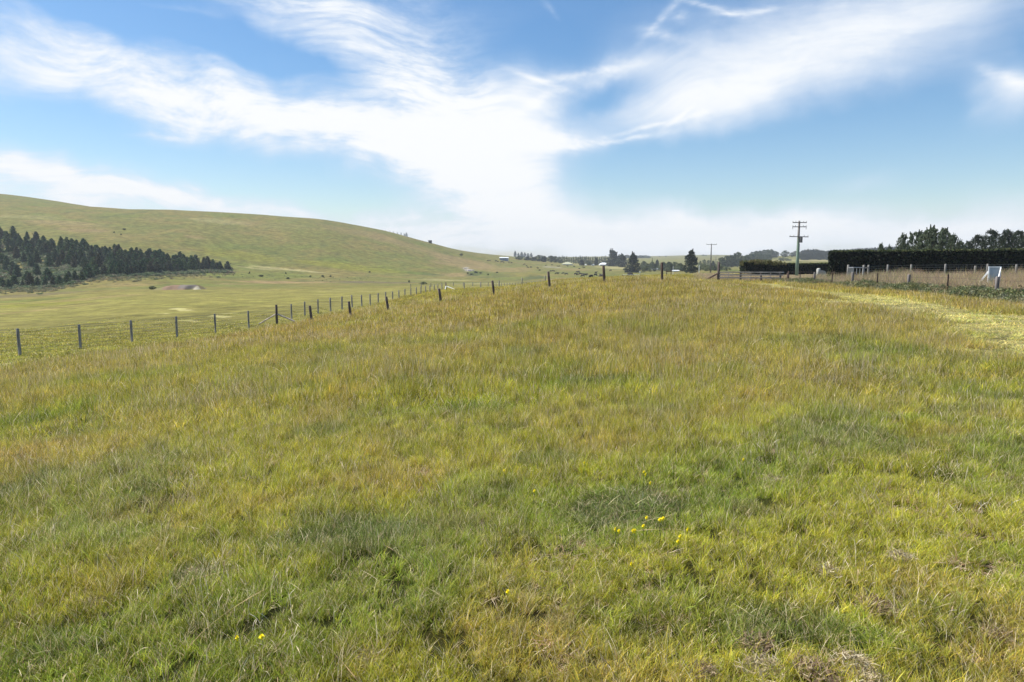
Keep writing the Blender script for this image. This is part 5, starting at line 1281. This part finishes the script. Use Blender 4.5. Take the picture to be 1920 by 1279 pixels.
def build_buildings():
    e = house(945, 488.7, 16, 5.0, 6.6, 9, M_ROOFW, M_WALLG, 'farm_shed', 'long grey shed with a white roof edge on the hillside above the cattle', 'shed', hip=.02, windows=0)
    k = 1.0
    MB().box((8.05 / F * e.location.y, 0, 2.5 / F * e.location.y), (.5, 9.6, 5.2 / F * e.location.y)).build('end_wall', M_WHITE, e)
    for s in (-.5, -.17, .17, .5): MB().box((s * 15 / F * e.location.y, -4.6, 2.4 / F * e.location.y), (.35, .2, 4.8 / F * e.location.y)).build('bay_post', M_ROOFG, e)
    house(1131.5, 498.2, 15, 2.2, 5.6, 12, M_ROOFW, M_WALLC, 'farmhouse', 'farmhouse with a large white hipped roof behind the seventh dark post', 'house', hip=.35)
    house(1111.5, 498.2, 4.5, 2.3, 2.9, 5, M_ROOFW, M_WHITE, 'small_shed', 'tiny white shed between two small dark trees left of the farmhouse', 'shed', windows=0)
    house(1097.5, 498, 3.2, 2.0, 2.6, 4, M_ROOFW, M_WHITE, 'small_shed', 'tiniest white shed right of the small square dark tree', 'shed', windows=0)
    house(1064, 497, 19, 1.6, 5.6, 12, M_ROOFK, M_WALLC, 'khaki_barn', 'low barn with a broad khaki gable roof behind the cattle', 'barn', hip=.4)
    house(1213, 494, 8, 2.2, 3.8, 9, M_ROOFG, M_WALLC, 'far_house', 'small grey roofed house above the dark trees right of the cone shaped tree', 'house', Y=820)
    house(1229.5, 506.8, 10, 2.0, 3.6, 7, M_ROOFW, M_WALLG, 'far_house', 'low light roofed house among trees right of the willow', 'house')
    house(1267, 509.4, 11, 1.7, 3.0, 3, M_ROOFW, M_WHITE, 'caravan', 'long white roofed caravan left of the big rounded tree', 'caravan', hip=.12)
    house(1437, 494, 14, 2.4, 3.9, 9, M_ROOFW, M_WALLC, 'far_house', 'long white roofed building showing above the low hedge top', 'house', Y=640, hip=.08)
    house(1473, 496, 7, 3.2, 5.0, 9, M_ROOFW, M_WHITE, 'far_house', 'white gabled house showing above the low hedge left of the pole', 'house', Y=600, hip=.3)
    house(1466.5, 496, 6, 3.2, 5.0, 9, M_ROOFG, M_WALLG, 'far_house', 'dark gabled house directly left of the white gabled one', 'house', Y=610, hip=.05)
    q = hit(1199.5, 511.5, y0=150); k = q.y / F
    tag(MB().tube([(0, 0, -.2), (0, 0, 1.7 * k), (0, 0, 2.0 * k)], [1.6 * k, 1.6 * k, .5 * k], 14).build('water_tank', M_WHITE, None, q), 'small round white tank at the right foot of the cone shaped tree', 'tank')
    q = hit(1246, 519.0, y0=85); q = at(1247, 105, 517); k = q.y / F
    zz = CAMH + q.y * ray(1247, 516.2)[1]
    t = empty('water_trough', (q.x, q.y, q.z)); tag(t, 'white water trough right of the upright brown post', 'trough')
    h = zz - q.z
    MB().box((0, 0, h - .12), (.95, .55, .22)).build('basin', M_WHITE, t)
    for s in (-1, 1): MB().box((s * .38, 0, (h - .23) / 2 - .1), (.10, .45, h - .22 + .2)).build('leg', M_CONC, t)
    q = at(1254, 108, 517); t2 = empty('wooden_rail', q); tag(t2, 'short brown rail on two posts right of the white trough', 'rail')
    for s in (-.35, .35): MB().box((s, 0, .35), (.09, .09, 1.5)).build('post', M_POSTB, t2)
    MB().box((0, -.07, .85), (.9, .04, .12)).build('bar', M_POSTB, t2)
    # pipe gate at the crest
    Y = 118; a = at(1167.5, Y, 519); b = at(1200.5, Y, 519); g = empty('pipe_gate', a); tag(g, 'wide frame of thin white pipe between two dark posts below the cone shaped tree', 'gate')
    zt = CAMH + Y * ray(1184, 515)[1] - a.z; d = b - a
    MB().tube([(0, 0, -.4), (0, 0, zt)], .09, 8).build('post', M_POSTDARK, g); MB().tube([(d.x, 0, -.4), (d.x, 0, zt + .1)], .09, 8).build('post', M_POSTDARK, g)
    MB().tube([(0, -.1, zt - .03), (d.x, -.1, zt - .03)], .03, 6).build('top_pipe', M_WHITE, g); MB().tube([(0, -.1, zt - .45), (d.x, -.1, zt - .45)], .02, 6).build('lower_pipe', M_STEEL, g)
build_buildings()

# ---------------------------------------------------------------- cattle
def skin_mesh(name, verts, edges, radii, root, mat, sub=1):
    me = bpy.data.meshes.new(name + '_skeleton'); me.from_pydata(verts, edges, []); me.update()
    o = bpy.data.objects.new(name, me); COL.objects.link(o)
    m = o.modifiers.new('skin', 'SKIN'); m.use_smooth_shade = True
    for i, r in enumerate(radii):
        me.skin_vertices[0].data[i].radius = r if hasattr(r, '__len__') else (r, r)
        me.skin_vertices[0].data[i].use_root = (i == root)
    s = o.modifiers.new('sub', 'SUBSURF'); s.levels = sub; s.render_levels = sub
    dg = bpy.context.evaluated_depsgraph_get(); dg.update()
    res = bpy.data.meshes.new_from_object(o.evaluated_get(dg)); res.name = name
    bpy.data.objects.remove(o); res.materials.clear(); res.materials.append(mat)
    return res
M_COW = simple_mat('black_coat', (.018, .015, .014), .6, 3, .3)
def cow_mesh(graze, lying=False):
    V = [(-.80, 0, 1.18), (-.45, 0, 1.08), (0, 0, 1.00), (.45, 0, 1.03), (.72, 0, 1.12)]; R = [(.24, .26), (.33, .36), (.37, .40), (.34, .38), (.24, .30)]; E = [(0, 1), (1, 2), (2, 3), (3, 4)]
    if graze: head = [(.98, 0, .92), (1.18, 0, .55), (1.34, 0, .26), (1.44, 0, .10)]
    else: head = [(.98, 0, 1.28), (1.16, 0, 1.46), (1.38, 0, 1.42), (1.56, 0, 1.32)]
    k = len(V); V += head; R += [(.17, .21), (.13, .16), (.13, .14), (.08, .08)]; E += [(4, k), (k, k + 1), (k + 1, k + 2), (k + 2, k + 3)]
    for sx, root, hind in ((-.72, 0, 1), (.58, 3, 0)):
        for sy in (-1, 1):
            k = len(V)
            if hind: pts = [(sx + .05, .20 * sy, .80), (sx - .14, .20 * sy, .48), (sx - .04, .20 * sy, .16), (sx, .20 * sy, .03)]
            else: pts = [(sx + .02, .18 * sy, .72), (sx + .02, .18 * sy, .40), (sx - .02, .18 * sy, .14), (sx, .18 * sy, .03)]
            V += pts; R += [.13 if hind else .105, .065, .045, .055]; E += [(1 if hind else 3, k), (k, k + 1), (k + 1, k + 2), (k + 2, k + 3)]
    k = len(V); V += [(-.99, 0, 1.22), (-1.06, 0, .9), (-1.05, 0, .5), (-1.04, 0, .42)]; R += [.05, .028, .025, .05]; E += [(0, k), (k, k + 1), (k + 1, k + 2), (k + 2, k + 3)]
    h = 5 + (2 if True else 0)
    for sy in (-1, 1):
        k = len(V); a = Vector(V[6]); V += [(a.x, .20 * sy, a.z + .04)]; R += [(.05, .025)]; E += [(6, k)]
    return skin_mesh('cow', V, E, R, 2, M_COW)
def build_cows():
    meshes = [cow_mesh(True), cow_mesh(False), cow_mesh(True)]
    pts = [(914.8, 488.6), (918.5, 488.4), (930.2, 489.2), (933.7, 490.2), (938.9, 491.1), (941.7, 490.7), (944.5, 491.4), (954.5, 492.1), (959.2, 492.8), (983.4, 495.6), (987.5, 498.4), (989.5, 501.2), (995.6, 501), (1008.4, 502.9), (1012.2, 506.7),
           (1023.9, 497.3), (1034.7, 496.7), (1044.8, 498.6), (1048.6, 498.9), (1064, 498.7), (1076.2, 499.6), (1032.6, 508.4), (1036.6, 508), (1038.8, 508), (1043.4, 513.1), (1046.4, 513), (1056, 512.8), (1062.1, 514.2), (1086.2, 503.6), (1093, 501), (1095.8, 501.5),
           (1082.2, 510.4), (1085, 511.2), (1079.2, 514.8), (1081.9, 515.1), (1088.3, 514.8), (1092.8, 518.1), (1096.4, 516.2), (1100.5, 515), (1108.3, 521.2), (1117.5, 511.7), (1116.7, 516.7), (1126, 520.0), (1129.5, 520.0), (1144.9, 507), (1181.4, 518.2)]
    r = random.Random(3)
    for i, (px, py) in enumerate(pts):
        p = hit(px, py + 1.6, y0=160); s = 1.06 * (p.y and 1) * r.uniform(.92, 1.08)
        want = 3.0 / F * p.y; s = .92 * r.uniform(.92, 1.06) * (.8 if r.random() < .12 else 1)
        if px < 962: lab = 'tiny black cow on the upper slope near the long grey shed'
        elif px < 1015: lab = 'black cow in the string coming down the slope below the shelter row'
        elif py < 500 and px < 1080: lab = 'tiny black cow high on the pasture just below the khaki barn and shelter row'
        elif px < 1064: lab = 'black cow grazing low on the pasture around the sixth dark post'
        elif px < 1105 and py < 505: lab = 'black cow below the small dark trees left of the farmhouse'
        elif px < 1112: lab = 'black cow in the lower group midway between the sixth and seventh dark posts'
        elif px < 1125: lab = 'black cow just left of the brown post under the farmhouse'
        elif px < 1135: lab = 'black cow partly hidden beside the brown post under the farmhouse'
        elif px < 1160: lab = 'single black cow right of the farmhouse post, on the pale strip'
        else: lab = 'single black cow seen under the white pipe gate'
        o = obj('cow', meshes[i % 3], None, p); a = r.choice([0, math.pi]) + r.uniform(-.9, .9)
        o.rotation_euler = (0, 0, a); o.scale = (s, s, s); tag(o, lab, 'cow', 'black cattle on the far pasture')
build_cows()

# ---------------------------------------------------------------- foreground flowers and dead grass clumps
def hit_lift(px, py, lift):
    tx, tz = ray(px, py); Y = np.exp(np.linspace(0, math.log(60), 4000)); b = (CAMH + Y * tz) <= gz(Y * tx, Y) + lift
    i = int(np.argmax(b)); return Vector((Y[i] * tx, Y[i], gzf(Y[i] * tx, Y[i])))
def build_flowers():
    M_Y = simple_mat('yellow_petals', (.92, .78, .02), .6, 30, .06); M_ST = simple_mat('flower_stem', (.12, .16, .05), .7, 30, .2)
    pts = [(1208, 861, .28), (1211, 866, .27), (1220, 882, .26), (1244, 944, .27), (1238, 947, .26), (1213, 945, .25), (1207, 961, .24), (1191, 969, .24), (1187.5, 966.5, .26), (1154, 965, .25), (1161, 971, .23),
           (1290, 967, .24), (1276, 982, .22), (1272, 991, .22), (1184, 1034, .2), (1002, 898, .25), (489.6, 1171, .17), (443.5, 1179, .13), (945, 862, .25), (1395, 838, .28), (640, 800, .3), (300, 712, .4), (372, 706, .4), (1600, 690, .4), (1838, 560 + 130, .35), (952, 1090, .16), (1096, 845, .28)]
    r = random.Random(8)
    labs = {16: 'largest yellow flower head, nearest the camera at lower left', 17: 'half open small yellow flower left of the largest one', 15: 'yellow flower alone left of the dense flower patch', 14: 'yellow flower alone in front of the flower patch',
            3: 'bright yellow flower at the centre of the patch, upper of two touching', 4: 'bright yellow flower at the centre of the patch, lower of two touching', 0: 'uppermost yellow flower behind the patch', 11: 'rightmost yellow flower of the patch'}
    for i, (px, py, lift) in enumerate(pts):
        p = hit_lift(px, py, lift); e = empty('yellow_flower', p, r.random() * 6); lift *= .6; big = .72 if i in (3, 4, 16) else r.uniform(.38, .6)
        lx, ly = r.uniform(-.015, .015), r.uniform(-.015, .015)
        MB().tube([(lx * -2, 0, -.02), (lx, ly, lift * .5), (0, 0, lift - .004)], [.0022, .0018, .0015], 5).build('stem', M_ST, e)
        m = MB()
        for ring, (n, L, lift_) in enumerate(((13, .019, .0), (11, .015, .004), (8, .010, .008))):
            for k in range(n):
                a = 2 * math.pi * k / n + ring * .3; w = .0034; d = Vector((math.cos(a), math.sin(a), 0)); s = Vector((-d.y, d.x, 0)); L_ = L * big; z0 = lift + lift_ * .5
                m.add([s * -w * .5 + Vector((0, 0, z0)), s * w * .5 + Vector((0, 0, z0)), d * L_ + s * w * .7 + Vector((0, 0, z0 + .004 + lift_)), d * L_ - s * w * .7 + Vector((0, 0, z0 + .004 + lift_))], [(0, 1, 2, 3)])
        m.tube([(0, 0, lift - .012), (0, 0, lift - .002), (0, 0, lift + .006)], [.003, .006, .005], 8)
        fl = m.build('flower_head', M_Y, e); fl.rotation_euler = (0, 0, 0)
        lab = labs.get(i) or ('small yellow flower of the patch right of centre in the foreground grass' if 1140 < px < 1300 else 'small yellow flower scattered singly in the paddock grass away from the patch')
        tag(e, lab, 'flower', 'yellow wildflowers in the paddock')
    # dead grass clods
    rr = np.random.default_rng(77)
    def tangle(n, rad, h, cols):
        a = rr.random(n) * 6.28; d = rr.random(n) ** .6 * rad; c = np.stack([d * np.cos(a), d * np.sin(a), h * rr.random(n) * (1 - (d / rad) ** 2 * .6)], 1)
        di = rr.normal(0, 1, (n, 3)); di[:, 2] = np.abs(di[:, 2]) * .3; di /= np.linalg.norm(di, axis=1)[:, None]; L = (.02 + .07 * rr.random((n, 1))) * (rad / .12)
        sd = np.cross(di, rr.normal(0, 1, (n, 3))); sd /= np.linalg.norm(sd, axis=1)[:, None]; w = .0022
        mid = c + di * L * .5 + rr.normal(0, .006, (n, 3))
        V = np.stack([c - sd * w, c + sd * w, mid + sd * w, mid - sd * w, c + di * L + rr.normal(0, .012, (n, 3)), ], 1)
        b = np.arange(n)[:, None] * 5
        Q = (b + np.array([[0, 1, 2, 3]])); T = (b + np.array([[3, 2, 4]]))
        cl = np.array(cols)[rr.integers(0, len(cols), n)] * (.6 + .7 * rr.random((n, 1)))
        return mesh_np('tangle', V.reshape(-1, 3), [Q, T], M_LEAF, {'mul': np.repeat(np.hstack([cl, np.ones((n, 1))]), 5, 0)})
    pale = [(.62, .52, .33), (.50, .40, .24), (.36, .28, .17), (.70, .62, .44)]; red = [(.30, .21, .13), (.42, .30, .19), (.20, .13, .09), (.52, .42, .27)]
    S = [(365, 1075, .11, .05, pale, 'pale straw clump lying on a dark green patch at lower left'), (1428, 1250, .12, .07, pale, 'ragged straw clump at the bottom edge, left of the dark brown one'), (1530, 1254, .12, .06, red, 'dark reddish brown clump at the bottom edge'),
         (1600, 1235, .10, .09, pale, 'pale spiky straw clump at the bottom right of centre'), (1318, 1258, .08, .05, red, 'small brown clump at the bottom edge, left of the ragged straw one'), (1420, 1203, .10, .05, red, 'brown dead clump above the ragged straw one'),
         (1552, 1070, .10, .05, pale, 'small straw clump in the lower right grass'), (1645, 1136, .12, .06, red, 'brownish dead clump right of the small straw ones'), (1690, 1043, .09, .05, pale, 'small pale seedy clump in the lower right grass'), (1455, 902, .16, .05, pale, 'flattened pale clump right of the yellow flower patch'),
         (622, 1018, .09, .04, pale, 'pale scrap of dead grass on the dark green patch left of centre'), (340, 945, .12, .05, red, 'reddish dead clump beside the small dark tuft at left'), (1568, 722, .35, .14, [(.10, .08, .05), (.16, .13, .07), (.07, .06, .04)], 'dark dead tuft in the middle distance at right'),
         (690, 1232, .09, .06, pale, 'thin straw wisp clump at the bottom left of centre'), (1880, 1190, .10, .05, red, 'dead clump near the bottom right corner'), (1625, 1272, .10, .05, pale, 'orange straw clump cut by the bottom edge'), (170, 1130, .08, .04, pale, 'small straw scrap at the lower left')]
    for px, py, rad, h, cols, lab in S:
        p = hit_lift(px, py, h * .5); o = obj('dead_grass_clump', tangle(340, rad * .8, h * .55, np.array(cols) * .92), None, p + Vector((0, 0, .015))); tag(o, lab, 'grass clump', 'clumps of dead grass in the foreground')
build_flowers()

# ---------------------------------------------------------------- weeds under the roadside fence
def build_weeds():
    r = np.random.default_rng(41); kinds = []
    for k in range(3):
        C = r.normal(0, .22, (14, 3)) * np.array([1, 1, .35]) + np.array([0, 0, .20]); C[:, 2] = np.abs(C[:, 2])
        me = leaf_mesh('weed', [leaves(r, C, np.full(14, .17), 40, .034, [(1, 1, 1), (.8, .95, .8), (1.2, 1.15, 1.0)], up=.4)], M_SHRUBLEAF)
        a = me.attributes['mul']; v = np.empty(len(a.data) * 4, np.float32); a.data.foreach_get('color', v); v = v.reshape(-1, 4); v[:, 3] = 0; a.data.foreach_set('color', v.ravel()); kinds.append(me)
    n = 2600; y = 20 + 42 * r.random(n) ** 1.2; x = np.array([float(fence_x(q)) for q in y]) + r.normal(-.05, .30, n)
    f = fbm(x, y, .5, 3, 3); keep = (r.random(n) < sstep(.28, .5, f)) & (x < .95 * y); x, y, f = x[keep], y[keep], f[keep]; n = len(x)
    xe = ray(1468, 520)[0] * 62
    x = np.concatenate([x, xe + r.normal(0, .5, 40)]); y = np.concatenate([y, 61.7 + r.normal(0, .25, 40)]); f = np.concatenate([f, np.full(40, .55)]); n = len(x)
    S = (.42 + .6 * r.random(n)) * (.5 + .8 * f) * np.interp(y, [20, 30, 38, 60], [1.3, 1.25, 1.05, .85]); rz = np.zeros((n, 3)); rz[:, 2] = r.random(n) * 6.28
    base = np.array([(.16, .19, .09), (.13, .165, .07), (.22, .23, .15), (.20, .20, .09), (.26, .22, .13)])[r.integers(0, 5, n)] * (.7 + .5 * r.random((n, 1)))
    scatter('roadside_weeds', np.stack([x, y, gz(x, y) - .03], 1), rz, np.stack([S * 1.1, S * 1.1, S * (.7 + .7 * r.random(n))], 1), r.integers(0, 3, n), base, kinds, 'leafy green weeds growing thickly under the roadside fence', 'weeds')
build_weeds()

# ---------------------------------------------------------------- haze
def build_haze():
    m, nt, N, L = new_mat('haze'); v = N.new('ShaderNodeVolumePrincipled'); o = N.new('ShaderNodeOutputMaterial'); L.new(v.outputs[0], o.inputs['Volume'])
    v.inputs['Color'].default_value = (.93, .975, 1.0, 1); v.inputs['Density'].default_value = .00020; v.inputs['Anisotropy'].default_value = .0

    b = MB().box((0, 0, 46), (5400, 5400, 120)); o_ = b.build('haze', m); tag(o_, kind='stuff')
    o_['label'] = 'thin pale bluish air haze over the far fields'; o_['category'] = 'haze'
HAZE = True
if HAZE: build_haze()
